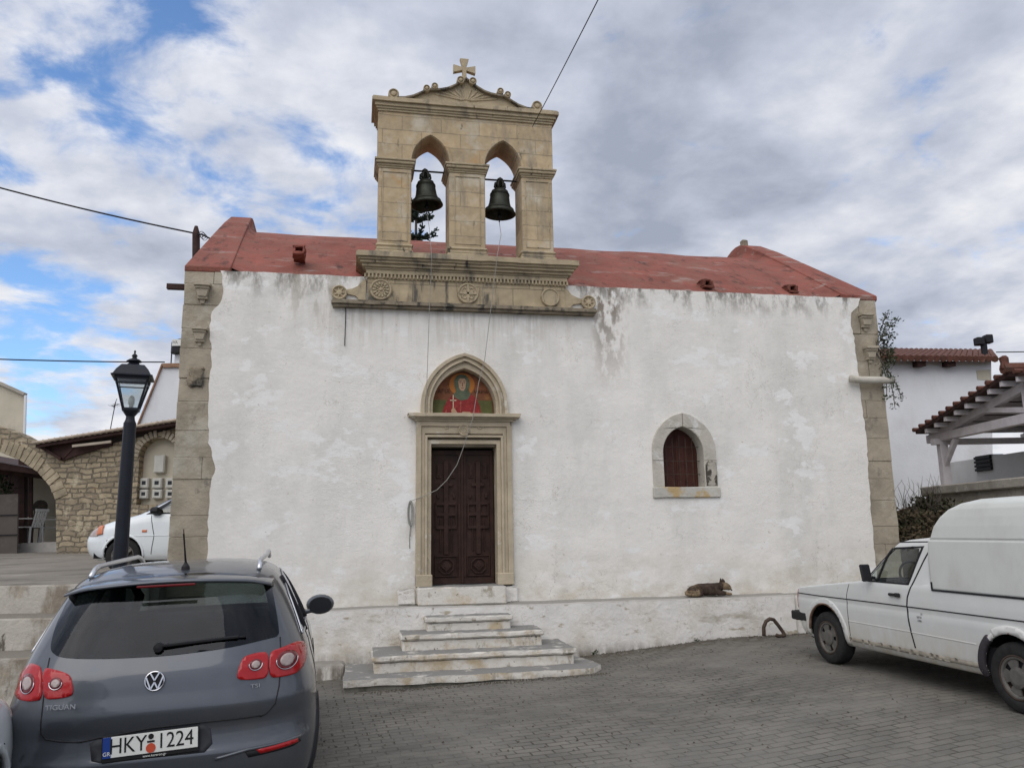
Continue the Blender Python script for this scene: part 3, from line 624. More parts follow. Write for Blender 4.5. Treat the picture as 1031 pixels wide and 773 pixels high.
m = MB(); m.prism([[(-.14,.02),(-.06,.03),(-.10,.10),(-.125,.12),(-.15,.08)]], -.021, -.0165); m.prism([[(-.02,.015),(.13,.02),(.10,.055),(.0,.06)]], -.021, -.0165); m.build('hands', m_icskin, ic)
for ch in ic.children:
    if ch.name.split('.')[0] in ('halo','robe','veil','face','face_lines','painted_cross','hands'): ch.scale = (1.16,1,1.06)
def text(name, body, size, m, parent, loc, rot, ext=.001, align='CENTER', sx=1):
    cu = bpy.data.curves.new(name, 'FONT'); cu.body = body; cu.size = size; cu.extrude = ext; cu.align_x = align; cu.align_y = 'CENTER'
    o = bpy.data.objects.new(name, cu); COL.objects.link(o); dg = bpy.context.evaluated_depsgraph_get(); me = bpy.data.meshes.new_from_object(o.evaluated_get(dg)); bpy.data.objects.remove(o)
    me.materials.clear(); o = link(name, me, m, parent); o.location = loc; o.rotation_euler = rot; o.scale = (sx,1,1); return o
text('lettering', 'ΑΓΙΑ', .085, m_icdk, ic, (-.285,-.006,.37), (R(90),0,0)); text('lettering', 'ΜΑΡΙΑ', .07, m_icdk, ic, (.285,-.006,.37), (R(90),0,0))
# --- doors
def door_leaf(x0, x1, mir):
    d = MB(); d.box(x0, x1, .205, .25, 1.035, 3.0, .004); o = d.build('door_leaf', m_wood, CH)
    c = (x0+x1)/2; w = (x1-x0)
    def P(a, b): return (c+(a*w)*(-1 if mir else 1), b)
    f = MB()
    f.prism([rect(x0, x1, 1.035, 1.12)], .185, .205); f.prism([rect(x0, x1, 2.93, 3.0)], .185, .205)
    f.prism([rect(x0, x0+.055, 1.12, 2.93)], .185, .205); f.prism([rect(x1-.055, x1, 1.12, 2.93)], .185, .205)
    f.build('stile', m_wood, o, bevel=.006)
    g = MB()
    g.prism([rect(c-.035, c+.035, 1.46, 2.83)], .165, .205)
    for z in (2.18, 2.02, 1.83, 2.46): g.prism([rect(c-(.15 if z != 2.46 else .10), c+(.15 if z != 2.46 else .10), z, z+.045)], .168, .205)
    for s in (-1, 1):
        g.prism([rect(c+s*.15-.012, c+s*.15+.012, 1.83, 2.22)], .175, .205); g.prism([rect(c+s*.085-.008, c+s*.085+.008, 1.50, 1.98)], .178, .205); g.prism([rect(c+s*.12-.02, c+s*.12+.02, 2.28, 2.34)], .175, .205)
        g.prism([rect(c+s*.11-.035, c+s*.11+.035, 2.58, 2.80)], .185, .205); g.prism([rect(c+s*.11-.018, c+s*.11+.018, 2.61, 2.77)], .172, .205)
    g.build('carved_cross', m_wood, o, bevel=.006)
    h = MB(); h.prism([rect(c-.17, c+.17, 1.14, 1.44), rect(c-.155, c+.155, 1.155, 1.425)], .178, .205)
    q = circ(c, 1.29, .125, 8, pi/8); h.prism([q, circ(c, 1.29, .105, 8, pi/8)], .172, .205); h.prism([circ(c, 1.29, .08, 4, 0)], .165, .205); h.prism([circ(c, 1.29, .035, 4, 0)], .155, .205)
    h.build('carved_panel', m_wood, o, bevel=.005)
    return o
door_leaf(1.075, 1.552, 0); dl = door_leaf(1.562, 2.035, 1)
MB().box(1.535, 1.575, .165, .20, 1.04, 3.0, .006).build('door_post', m_wood, CH)
MB().box(1.06, 2.05, .16, .26, 1.00, 1.036, .003).build('threshold', m_black, CH)
m = MB(); m.box(.86, 2.12, -.34, .20, .775, 1.025, .02).rough(.010, 3, .15, 4); m.build('doorstep', m_step, CH)
for xa, xb in ((.60,.85),(2.13,2.33)): m = MB(); m.box(xa, xb, -.10, .0, .775, 1.0, .02).rough(.02, 4, .1, 5); m.build('jamb_footing', m_plinth, CH)
# --- window
WS = empty('window_surround'); WS.parent = CH
wi = pointed(5.02, .335, 2.41, .95, .54); wo = pointed(5.035, .53, 2.41, 1.17, .56)
m = MB(); m.prism([wo + wi[::-1]], -.075, .20); m.build('surround', m_winst, WS, bevel=.012)
m = MB()
for px in (5.03,): m.box(px-.004, px+.004, -.079, -.07, 3.36, 3.57)
m.box(4.505, 4.685, -.079, -.07, 2.825, 2.832); m.box(5.36, 5.565, -.079, -.07, 2.825, 2.832); m.build('joint', m_cap, WS)
MB().box(5.37, 5.562, -.083, -.05, 2.43, 2.82, .01).rough(.006, 8, .06, 2).build('blackened_block', mat('lichen-stained block', (.40,.37,.31), .95, var=.2, vscale=8, stains=[((.07,.062,.05), 7, .44, .06, (1,1,.7))], bump=.01), WS)
MB().box(4.49, 5.60, -.085, .22, 2.25, 2.415, .012).rough(.006, 5, .12, 2).build('sill', mat('ochre-stained sill', (.46,.44,.385), .92, var=.12, vscale=4, bump=.01, stains=[((.45,.33,.17), 2.6, .53, .08, (1,1,1)), ((.16,.145,.12), 9, .66, .04, (1,1,1))]), WS)
m = MB(); 
for i in range(5): m.prism([rect(4.64+i*.168, 4.64+(i+1)*.168-.004, 2.40, 3.40)], .20, .225)
m.box(5.00, 5.035, .185, .20, 2.41, 3.36, .004); m.build('window_shutter', m_shut, CH, bevel=.003)
m = MB()
for x in (4.80, 4.91, 5.02, 5.13, 5.24): m.tube([(x,.10,2.40),(x,.10,3.30 if abs(x-5.02) < .05 else 3.2)], .0055, 6)
for z in (2.62, 2.83, 3.05): m.tube([(4.66,.10,z),(5.38,.10,z)], .0055, 6)
m.build('window_grille', m_rust, CH)
# --- carved panel below the bell gable
EN = empty('carved_frieze'); EN.parent = CH
def moulding(parent, x0, x1, rows, name, mt, rough_=.005, seed=1, back=.30):
    m = MB()
    for (z0, z1, d, e) in rows: m.prism([rect(x0-e, x1+e, z0, z1)], -d, back)
    m.rough(rough_, 5, .16, seed); return m.build(name, mt, parent, bevel=.006)
m = MB(); m.prism([rect(.10, 3.16, 5.20, 5.60)], -.10, .10); m.rough(.004, 3, .2, 1); m.build('frieze_panel', masonry('frieze sandstone', (.46,.37,.24), (.38,.31,.205), (.28,.23,.16), .52, .5, bump=.008, msize=.006, distort=.002, stains=[((.12,.11,.09), 4, .54, .1, (1.2,1,.25)), ((.44,.36,.24), 2.5, .58, .1, (1,1,1))]), EN)
for sx, mir in ((0, 1), (0, -1)):
    cx = XC; P = []
    # side wing: concave sweep down to the scroll
    prof = [(1.54,5.20),(1.54,5.56),(1.60,5.52),(1.66,5.44),(1.74,5.40),(1.84,5.375),(1.92,5.36),(1.92,5.33),(1.80,5.31),(1.68,5.28),(1.62,5.20)]
    m = MB(); m.prism([[(cx+mir*a, b) for a, b in prof]], -.085, .02); m.rough(.005, 6, .1, 2); wing = m.build('scroll_bracket', m_sandc, EN, bevel=.01)
    m = MB(); m.lathe([(.115,0),(.115,.05),(.10,.065),(.085,.05),(.07,.035),(.05,.035),(.035,.06),(.001,.065)], (0,0,0), 24, Matrix.Rotation(R(90), 4, 'X'))
    for a in range(7): t = 2*pi*a/7; m.beam((.03*cos(t),-.045,.03*sin(t)), (.08*cos(t),-.045,.08*sin(t)), .02, .014)
    m.build('volute', m_sandc, wing, loc=(cx+mir*1.93, -.06, 5.32))
moulding(EN, -.40, 3.64, ((5.10,5.14,.15,0),(5.14,5.175,.19,.02),(5.175,5.205,.16,.005)), 'frieze_sill', m_cap, .007, 3, .02)
# cornice / shelf that carries the gable
rows = ((5.56,5.60,.115,-.045),(5.60,5.635,.10,-.06),(5.635,5.70,.13,-.03),(5.70,5.73,.15,-.01),(5.73,5.775,.19,.03),(5.775,5.815,.235,.06),(5.815,5.85,.27,.095),(5.85,5.925,.31,.125),(5.925,5.945,.27,.10))
moulding(EN, .05, 3.23, rows, 'shelf_cornice', m_sandc, .007, 4, .70)
m = MB(); rnd = random.Random(2)
x = .05
while x < 3.22: m.box(x, x+.028, -.145, -.10, 5.565, 5.63, .005); x += .056
m.build('dentils', m_sandc, EN)
medallion(EN, .30, 5.385, .165, -.10, 'rose', m_sandc); medallion(EN, 1.62, 5.38, .165, -.10, 'cross', m_sandc); medallion(EN, 2.92, 5.37, .15, -.10, 'ring', m_sandc)
# --- belfry
BF = empty('bell_gable'); BF.parent = CH
BY0, BY1 = .0, .58
hole = lambda xc: pointed(xc, .295, 5.95, 2.06, 1.60, 12)
xl, xr = 1.055, 2.225
outer = [(.22,5.95)] 
m = MB()
for (a, b) in ((.245,.755),(1.355,1.925),(2.525,3.035)): pass
# upper wall with arch heads (from springing up)
def head():
    L = [(.225,7.55)]; 
    aL = pointed(xl, .30, 7.55, .455, 0, 12)[::-1]; aR = pointed(xr, .30, 7.55, .455, 0, 12)[::-1]
    L += [(p[0], p[1]) for p in aL] + [(p[0], p[1]) for p in aR] + [(3.055,7.55),(3.055,8.38),(.225,8.38)]
    return L
hd = head(); MB().prism([hd], BY0+.01, BY1-.01).build('arched_wall', m_sand, BF, bevel=.008)
for xc in (xl, xr):   # splayed archivolt line
    MB().prism([pointed(xc, .345, 7.56, .50, 0, 12) + pointed(xc, .302, 7.56, .457, 0, 12)[::-1]], BY0-.012, BY0+.02).build('archivolt', m_sand, BF, bevel=.005)
for (a, b) in ((.245,.755),(1.352,1.928),(2.525,3.035)):
    p = MB(); p.box(a, b, BY0+.015, BY1-.015, 6.16, 7.42, .012); pr_ = p.build('pier', m_sand, BF)
    q = MB(); q.box(a-.035, b+.035, BY0-.03, BY1+.03, 5.94, 6.06, .01); q.box(a-.018, b+.018, BY0-.01, BY1+.01, 6.06, 6.12, .015); q.box(a-.03, b+.03, BY0-.022, BY1+.022, 6.115, 6.165, .02); q.rough(.004, 6, .12, a); q.build('pier_base', m_sandc, pr_)
    q = MB(); q.box(a-.012, b+.012, BY0, BY1, 7.415, 7.44, .004); q.box(a-.03, b+.03, BY0-.022, BY1+.022, 7.44, 7.475, .012); q.box(a-.05, b+.05, BY0-.05, BY1+.05, 7.475, 7.525, .012); q.box(a-.065, b+.065, BY0-.065, BY1+.065, 7.525, 7.56, .006); q.rough(.003, 6, .12, a); q.build('impost', m_sandc, pr_)
    q = MB()
    e = .055 if b-a < .55 else .08
    q.prism([rect(a+e, b-e, 6.22, 7.36), rect(a+e+.012, b-e-.012, 6.232, 7.348)], BY0+.004, BY0+.03); q.build('sunk_border', m_sandc, pr_)
moulding(BF, .225, 3.055, ((8.37,8.405,.015,.012),(8.405,8.44,.035,.03),(8.44,8.50,.06,.055),(8.50,8.555,.10,.10),(8.555,8.58,.085,.085)), 'top_cornice', m_sandc, .004, 9, .66)
# pediment
ped = [(.42,8.575)] ; half = [(-1.18,8.60),(-1.0,8.615),(-.86,8.66),(-.72,8.74),(-.62,8.80),(-.54,8.80),(-.42,8.815),(-.30,8.85),(-.20,8.905),(-.10,8.97),(0,9.05)]
curve = half + [(-a, b) for a, b in half[-2::-1]]
poly = [(-1.22,8.57)] + curve + [(1.22,8.57)]
MB().prism([[(XC+.01+a, b) for a, b in poly]], .02, .50).build('pediment', m_sandc, BF, bevel=.008)
m = MB()
for sgn in (-1, 1):
    P = [(XC+.01+sgn*a, b+.012) for a, b in [(-q[0], q[1]) for q in half]]
    for (p, q) in zip(P, P[1:]):
        pass
    top = P; low = [(a, b-.035) for a, b in P]; m.prism([top + low[::-1]], -.05, .54)
m.build('raking_coping', m_cap, BF, bevel=.006)
def scroll(x, z, r):
    m = MB(); m.lathe([(r,-.46),(r,-.0),(r*.93,.012),(r*.80,.012),(r*.72,-.01),(r*.48,-.01),(r*.42,.012),(.001,.018)], (0,0,0), 20, Matrix.Rotation(R(90), 4, 'X')); m.build('scroll', m_sandc, BF, loc=(x, -.055, z), smooth=False)
for x_, z_, r_ in ((.46,8.655,.085),(.985,8.80,.055),(1.115,8.85,.055),(1.535,9.0,.062),(1.735,9.0,.062),(2.19,8.865,.055),(2.31,8.815,.055),(2.80,8.66,.085)): scroll(x_, z_, r_)
m = MB()   # carved fan in the pediment
for a in range(-5, 6):
    t = a*.26; m.beam((XC+.01+.05*sin(t),.018,8.68), (XC+.01+(.28+.05*abs(a))*sin(t),.018,8.68+.19*cos(t)+.02), .03, .035, .012)
m.build('carved_fan', m_sandc, BF)
# cross
m = MB(); cp = []
ccx, ccz = 1.635, 9.375
arm = lambda L, w0, w1, ang: [(ccx+cos(ang)*s_-sin(ang)*t_, ccz+sin(ang)*s_+cos(ang)*t_) for s_, t_ in ((0,-w0),(L,-w1),(L*.93,0),(L,w1),(0,w0))]
m.prism([[(ccx-.032,ccz+.03),(ccx-.075,ccz+.19),(ccx+.075,ccz+.19),(ccx+.032,ccz+.03),(ccx+.185,ccz+.07),(ccx+.185,ccz-.075),(ccx+.032,ccz-.03),(ccx+.045,ccz-.34),(ccx-.045,ccz-.34),(ccx-.032,ccz-.03),(ccx-.185,ccz-.075),(ccx-.185,ccz+.07)]], .22, .30)
m.build('stone_cross', m_sandc, BF, bevel=.008)

# ================================================================== BELLS
def bell(x, zlip, r, label, tilt):
    t = empty('church_bell', (x, .28, zlip)); tag(t, label, 'bell', 'bells hanging in the gable')
    s = r/.265; m = MB(); prof = [(.235,.0),(.265,.012),(.262,.03),(.235,.075),(.195,.125),(.172,.19),(.160,.28),(.150,.36),(.132,.41),(.09,.44),(.001,.45)]
    inn = [(.001,.40),(.10,.39),(.135,.33),(.15,.2),(.175,.12),(.215,.06),(.235,.0)]
    m.lathe([(a*s, b*s) for a, b in (inn+prof[1:])], (0,0,0), 32); 
    b_ = m.build('bell_body', m_bronze, t, smooth=True); b_.rotation_euler = (0, tilt, 0)
    m = MB(); 
    for z_ in (.085,.335,.355): 
        rr_ = {.085:.232,.335:.156,.355:.153}[z_]*s; m.tube([(rr_*cos(k*pi/12), rr_*sin(k*pi/12), z_*s) for k in range(24)], .006, 5, closed=True)
    m.build('raised_band', m_bronze, b_)
    m = MB()
    for k in range(6): a = k*pi/3; m.tube([(.035*cos(a)*s,.035*sin(a)*s,.43*s),(.085*cos(a)*s,.085*sin(a)*s,.48*s),(.075*cos(a)*s,.075*sin(a)*s,.545*s),(.03*cos(a)*s,.03*sin(a)*s,.575*s)], .02*s, 6)
    m.lathe([(.04*s,.44*s),(.035*s,.60*s),(.05*s,.62*s),(.001,.66*s)], (0,0,0), 10); m.build('crown', m_bronze, b_, smooth=True)
    m = MB(); m.tube([(0,0,.38*s),(0,0,.02)], .012, 6); m.lathe([(.001,-.075),(.035,-.05),(.04,-.02),(.025,.03),(.001,.05)], (0,0,0), 12); m.tube([(0,0,-.06),(0,0,-.12)], .010, 6); m.build('clapper', m_iron, t)
    m = MB(); m.tube([(-.34,0,.60*s),(.34,0,.60*s)], .016, 8); m.build('headstock_bar', m_iron, t)
    return t
bell(1.02, 6.93, .262, 'bronze bell hanging in the left arch of the bell gable', R(-3)); bell(2.20, 6.85, .268, 'bronze bell hanging in the right arch of the bell gable', R(2))
def rope(name, pts, r, label, cat, m=m_rope, n=6):
    P = []
    for a, b in zip(pts, pts[1:]):
        for k in range(8): P.append(Vector(a).lerp(Vector(b), k/8))
    P.append(Vector(pts[-1])); mm = MB(); mm.tube(P, r, n); return tag(mm.build(name, m, smooth=True), label, cat)
rope('bell_rope', [(1.02,.28,6.81),(1.03,-.05,6.45),(1.035,-.36,5.96),(1.04,-.37,5.80),(1.02,-.30,5.2),(.975,-.2,3.52),(.975,-.235,3.45)], .0042, 'thin rope falling straight from the left bell to the door cornice', 'rope', m_rope)
fq = lambda px, py, y: (fp(px,py,y)[0], y, fp(px,py,y)[1])
rope('bell_rope', [(2.20,.28,6.73),(2.17,-.02,6.4),fq(500.5,258,-.36),fq(499,272,-.36),fq(488,362,-.25),fq(482,385,-.24),fq(476,421,-.24),fq(466,452,-.14),fq(460,468,-.14),fq(450,483,-.14),fq(440,493,-.14),fq(427,499,-.13),fq(414,504,-.10),fq(415,520,-.09),fq(413,540,-.08)], .0048, 'rope from the right bell slanting down across the door and looped on the left jamb', 'rope', m_rope)
m = MB()
for k in range(3):
    x, z = fp(414, 508, -.09); m.tube([(x+(.02+.01*k)*cos(t*pi/8)-.01, -.09-.008*k, z-.12+(.14+.02*k)*sin(t*pi/8)) for t in range(16)], .008, 6, closed=True)
m.tube([(x,-.09,z-.2),(x-.02,-.08,z-.45),(x-.015,-.08,z-.62)], .007, 6)
tag(m.build('rope_coil', m_rope, smooth=True), 'coiled bundle of grey rope hung at the left door jamb', 'rope')
a = fq(348, 300, -.07); rope('wire', [a, fq(348,320,-.06), fq(347,348,-.06)], .006, 'short dark wire hanging on the white wall below the left scroll', 'wire', m_wire)

# ================================================================== ENTRANCE STEPS
ST = empty('entrance_steps', (1.55, -1.0, 0)); tag(ST, 'flight of four worn whitewashed steps below the church door', 'steps')
def step(x0, x1, y0, y1, z0, z1, sd_, nose=.075, poly=None):
    m = MB(); m.box(x0+.03, x1-.03, y0+.04, y1, z0, z1-nose, .015); 
    if poly: m.prism([[(a, b) for a, b in poly]], z1-nose, z1, Matrix(((1,0,0,0),(0,0,1,0),(0,1,0,0),(0,0,0,1))))
    else: m.box(x0, x1, y0, y1, z1-nose+.002, z1, .02)
    for v in m.bm.verts: v.co -= Vector((1.55,-1.0,0))
    m.rough(.008, 3.2, .07, sd_, .9); return m.build('step', m_step, ST)
step(.93, 2.13, -.74, -.38, .30, .665, 1); step(.59, 2.50, -1.03, -.38, .10, .485, 2); step(.22, 2.84, -1.38, -.38, -.1, .285, 3)
m = MB(); P = [(-.12,-1.72),(1.2,-1.74),(2.6,-1.74),(2.98,-1.70),(3.12,-1.52),(3.10,-1.2),(2.98,-.55),(-.10,-.55)]
Mz = Matrix(((1,0,0,-1.55),(0,0,1,1.0),(0,1,0,0),(0,0,0,1)))
# z = first pair second coordinate
def slab(P, z0, z1):
    m = MB(); tri = tessellate_polygon([[Vector((a, b, 0)) for a, b in P]]); A = [m.bm.verts.new((a-1.55, b+1.0, z0)) for a, b in P]; B = [m.bm.verts.new((a-1.55, b+1.0, z1)) for a, b in P]
    for t in tri: m.bm.faces.new([A[i] for i in t]); m.bm.faces.new([B[i] for i in reversed(t)])
    for i in range(len(P)): j = (i+1) % len(P); m.bm.faces.new((A[i], A[j], B[j], B[i]))
    return m
m = slab(P, .005, .085); m.rough(.009, 3, .08, 9, .9); m.build('step', m_step, ST)
m = slab([(a*.985+.02, b*.97-.01) for a, b in P], -.35, .01); m.rough(.012, 3, .12, 10); m.build('footing', mat('mossy step footing', (.25,.235,.19), .95, var=.2, vscale=4, bump=.01, stains=[((.12,.115,.085), 3, .5, .12, (1,1,.5)), ((.5,.48,.43), 6, .66, .05, (1,1,.4))]), ST)

# iron mooring ring by the wall
x, y = 6.02, -.62; z = gz(x, y)
m = MB(); P = [(-.17,0,.0),(-.17,-.01,.12),(-.13,-.015,.20),(-.07,-.02,.235),(-.01,-.02,.22),(.05,-.03,.14),(.11,-.04,.05),(.13,-.05,.0),(.05,-.05,-.01),(-.02,-.04,.015)]
Q = []
for a, b in zip(P, P[1:]):
    for k in range(4): Q.append(Vector(a).lerp(Vector(b), k/4))
m.tube(Q, .026, 10); tag(m.build('iron_hook', m_rust, smooth=True, loc=(x, y-.05, z+.03)), 'bent rusty iron hook standing on the paving at the plinth right of the sleeping dog', 'hook')

# ================================================================== DOG (curled up asleep on the plinth)
def dog():
    t = empty('dog', (5.21, -.20, .785)); t.scale = (1.02,1,1.15); tag(t, 'brown dog lying asleep on the white plinth below the window', 'dog')
    me = bpy.data.meshes.new('body'); 
    V = [(-.26,0,.065),(-.14,0,.078),(0,-.0,.080),(.12,0,.075),(.205,-.01,.100),(.268,-.03,.125),(.315,-.07,.105),(.350,-.10,.070),   # spine, neck, head, muzzle
         (-.22,-.10,.055),(-.12,-.14,.028),(-.24,-.15,.020),(-.30,-.14,.02),                # near hind thigh, knee, hock, paw
         (.13,-.09,.04),(.20,-.13,.025),(.28,-.15,.02),(.33,-.15,.02),          # near foreleg folded
         (-.22,.07,.05),(-.12,.10,.03),(.14,.06,.04),(.24,.06,.03),(.33,.0,.02),
         (-.33,-.03,.035),(-.34,-.09,.022),(-.29,-.14,.020)]
    E = [(0,1),(1,2),(2,3),(3,4),(4,5),(5,6),(6,7),(0,8),(8,9),(9,10),(10,11),(3,12),(12,13),(13,14),(14,15),(0,16),(16,17),(3,18),(18,19),(19,20),(0,21),(21,22),(22,23)]
    rad = [.075,.082,.080,.078,.058,.064,.042,.026,.055,.035,.022,.02,.042,.026,.020,.021,.05,.03,.04,.026,.02,.03,.02,.014]
    me.from_pydata(V, E, []); o = bpy.data.objects.new('body', me); COL.objects.link(o)
    sk = o.modifiers.new('skin', 'SKIN'); o.modifiers.new('sub', 'SUBSURF').levels = 2
    for i, q in enumerate(me.skin_vertices[0].data): q.radius = (rad[i], rad[i]); q.use_root = (i == 2)
    dg = bpy.context.evaluated_depsgraph_get(); me2 = bpy.data.meshes.new_from_object(o.evaluated_get(dg)); bpy.data.objects.remove(o)
    for v in me2.vertices: 
        v.co += noise.noise_vector(v.co*22)*.006
        if v.co.z < .0: v.co.z = .0
    me2.materials.clear(); b = link('body', me2, m_dog, t, True)
    me2.materials.append(m_dogl)
    for p in me2.polygons:
        if p.center.x > .235 or (p.center.x < -.17 and p.center.z < .075): p.material_index = 1
    m = MB()
    for s, yy in ((1,-.045),(-1,.03)): m.prism([[(.225,.16),(.245,.215),(.28,.18),(.275,.13),(.24,.125)]], yy-.01, yy+.006)
    m.build('ear', m_dog, b, bevel=.004); m = MB(); m.lathe([(.001,-.012),(.012,-.006),(.012,.006),(.001,.012)], (.352,-.100,.066), 10); m.build('nose', m_black, b, smooth=True)
    m = MB(); m.lathe([(.001,-.005),(.006,0),(.001,.005)], (.318,-.112,.118), 8); m.build('eye', m_black, b, smooth=True)
dog()

# ================================================================== STREET LAMP
def street_lamp():
    base = dep(121.5, 557, 9.9); top = dep(133.5, 358, 9.9); gx, gy = base.x, base.y
    zg = gz(gx, gy); H = 4.10-zg
    t = empty('street_lamp', (gx, gy, zg)); tag(t, 'dark four-sided lantern on a tall black post left of the church corner', 'street lamp')
    L = 3.20-zg
    m = MB(); m.lathe([(.17,0),(.17,.05),(.13,.07),(.125,.55),(.145,.58),(.135,.62),(.092,.66),(.074,L-.03),(.074,L)], (0,0,0), 24); m.build('post', m_lamp, t, smooth=False)
    z0 = L
    m = MB(); m.lathe([(.07,0),(.055,.04),(.05,.08),(.085,.13),(.09,.15),(.06,.17),(.001,.17)], (0,0,z0), 16); 
    m.build('neck', m_lamp, t)
    la = empty('lantern', (0,0,z0+.15)); la.parent = t; la.rotation_euler = (0,0,R(10)); la.scale = (.82,.82,.80)
    wb, wt, h = .105, .225, .50
    m = MB()
    for sx, sy in ((1,1),(1,-1),(-1,-1),(-1,1)): m.beam((sx*wb, sy*wb, .02), (sx*wt, sy*wt, h), .022, .022)
    for k in range(4):
        c = [(1,1),(1,-1),(-1,-1),(-1,1)]; a, b = c[k], c[(k+1)%4]; m.beam((a[0]*wb,a[1]*wb,.02),(b[0]*wb,b[1]*wb,.02),.03,.04); m.beam((a[0]*wt,a[1]*wt,h),(b[0]*wt,b[1]*wt,h),.03,.05)
        m.beam((a[0]*wt*.96,a[1]*wt*.96,h-.085),(b[0]*wt*.96,b[1]*wt*.96,h-.085),.012,.018)
    m.box(-wb,wb,-wb,wb,-.01,.012)
    m.prism([[(-.10,0),(-.055,-.09),(.055,-.09),(.10,0)]], -.03, .03); m.prism([[(-.10,0),(-.055,-.09),(.055,-.09),(.10,0)]], -.03, .03, Matrix.Rotation(R(90), 4, 'Z')); m.build('lantern_frame', m_lamp, la)
    m = MB()
    for k in range(4):
        c = [(1,1),(1,-1),(-1,-1),(-1,1)]; a, b = c[k], c[(k+1)%4]; m.quad((a[0]*wb*.97,a[1]*wb*.97,.03),(b[0]*wb*.97,b[1]*wb*.97,.03),(b[0]*wt*.97,b[1]*wt*.97,h),(a[0]*wt*.97,a[1]*wt*.97,h))
    m.build('lantern_glass', g_lamp, la)
    m = MB(); bm = m.bm; lv = [(.285,h+.02),(.290,h+.04),(.262,h+.055),(.225,h+.13),(.17,h+.205),(.155,h+.22),(.09,h+.235),(.06,h+.27)]; rg = []
    for w, z in lv: rg.append([bm.verts.new((sx*w, sy*w, z)) for sx, sy in ((1,1),(-1,1),(-1,-1),(1,-1))])
    for A, B in zip(rg, rg[1:]):
        for k in range(4): bm.faces.new((A[k], A[(k+1)%4], B[(k+1)%4], B[k]))
    bm.faces.new(rg[-1]); bm.faces.new(rg[0][::-1]); m.build('lantern_roof', m_lamp, la)
    m = MB(); m.lathe([(.055,.26),(.07,.275),(.11,.29),(.115,.30),(.075,.33),(.04,.345),(.03,.37),(.045,.385),(.03,.41),(.012,.425),(.012,.45),(.02,.46),(.001,.485)], (0,0,h), 16); m.build('finial', m_lamp, la, smooth=True)
    m = MB(); m.lathe([(.03,.02),(.03,.09),(.045,.12),(.045,.20),(.02,.24),(.001,.245)], (0,0,0), 14); m.build('bulb', mat('frosted bulb', (.65,.65,.62), .4), la, smooth=True)
street_lamp()

#@@PART2
# ================================================================== VEHICLE TOOLS
def pchip(xs, ys, x):
    n = len(xs)
    if x <= xs[0]: return ys[0]
    if x >= xs[-1]: return ys[-1]
    h = [xs[i+1]-xs[i] for i in range(n-1)]; d = [(ys[i+1]-ys[i])/h[i] for i in range(n-1)]
    m_ = [d[0]] + [0 if d[i-1]*d[i] <= 0 else 2*d[i-1]*d[i]/(d[i-1]+d[i]) for i in range(1, n-1)] + [d[-1]]
    i = max(k for k in range(n-1) if xs[k] <= x); t = (x-xs[i])/h[i]
    return (2*t**3-3*t*t+1)*ys[i] + (t**3-2*t*t+t)*h[i]*m_[i] + (-2*t**3+3*t*t)*ys[i+1] + (t**3-t*t)*h[i]*m_[i+1]
def car_shell(levels, Lr, nr, Lf, nf, dz=.015, na=26, ns=46, smooth_prof=True, tap=0.0):
    """horizontal outlines stacked in z. levels: (z, y_rear, y_front, half_width)"""
    Z = [l[0] for l in levels]; bm = bmesh.new(); rings = []
    zs = []; z = Z[0]
    while z < Z[-1]: zs.append(z); z += dz
    zs.append(Z[-1]); zs = sorted(set(zs+Z))
    zs = [a for i, a in enumerate(zs) if i == 0 or a-zs[i-1] > 1e-4]
    def f(k, z):
        if smooth_prof: return pchip(Z, [l[k] for l in levels], z)
        i = max(0, max([q for q in range(len(Z)) if Z[q] <= z])); 
        if i == len(Z)-1: return levels[i][k]
        t = (z-Z[i])/(Z[i+1]-Z[i]); return levels[i][k]*(1-t)+levels[i+1][k]*t
    for z in zs:
        yr, yf, w = f(1, z), f(2, z), f(3, z); L = yf-yr; lr = min(Lr, L*.45); lf = min(Lf, L*.45); half = []
        for i in range(na+1):
            a = (pi/2)*i/na; half.append((w*max(0,sin(a))**(2/nr), yr+lr*(1-max(0,cos(a))**(2/nr))))
        for i in range(1, ns): t = i/ns; half.append((w, yr+lr+(L-lr-lf)*t))
        for i in range(na, -1, -1):
            a = (pi/2)*i/na; half.append((w*max(0,sin(a))**(2/nf), yf-lf*(1-max(0,cos(a))**(2/nf))))
        half = [(x*(1-tap*max(0, 1-(y-yr)/1.0)**2), y) for x, y in half]
        full = half + [(-x, y) for x, y in half[-2:0:-1]]; rings.append([bm.verts.new((x, y, z)) for x, y in full])
    for A, B in zip(rings, rings[1:]):
        k = len(A)
        for i in range(k): bm.faces.new((A[i], A[(i+1)%k], B[(i+1)%k], B[i]))
    bm.faces.new(rings[0][::-1])
    h = len(rings[-1])//2; T = rings[-1]
    for i in range(1, h): 
        try: bm.faces.new((T[i-1], T[i], T[-i], T[-i+1] if i > 1 else T[0])) if i > 1 else bm.faces.new((T[0], T[1], T[-1]))
        except ValueError: pass
    try: bm.faces.new((T[h-1], T[h], T[h+1]))
    except ValueError: pass
    bmesh.ops.remove_doubles(bm, verts=bm.verts, dist=1e-5); bmesh.ops.recalc_face_normals(bm, faces=bm.faces)
    return bm
def chaikin(P, n=2):
    for _ in range(n): P = [q for i in range(len(P)) for q in ((P[i][0]*.8+P[(i+1)%len(P)][0]*.2, P[i][1]*.8+P[(i+1)%len(P)][1]*.2), (P[i][0]*.2+P[(i+1)%len(P)][0]*.8, P[i][1]*.2+P[(i+1)%len(P)][1]*.8))]
    return P
def inpoly(p, poly):
    x, y = p; c = False
    for i in range(len(poly)):
        x1, y1 = poly[i]; x2, y2 = poly[i-1]
        if (y1 > y) != (y2 > y) and x < (x2-x1)*(y-y1)/(y2-y1)+x1: c = not c
    return c
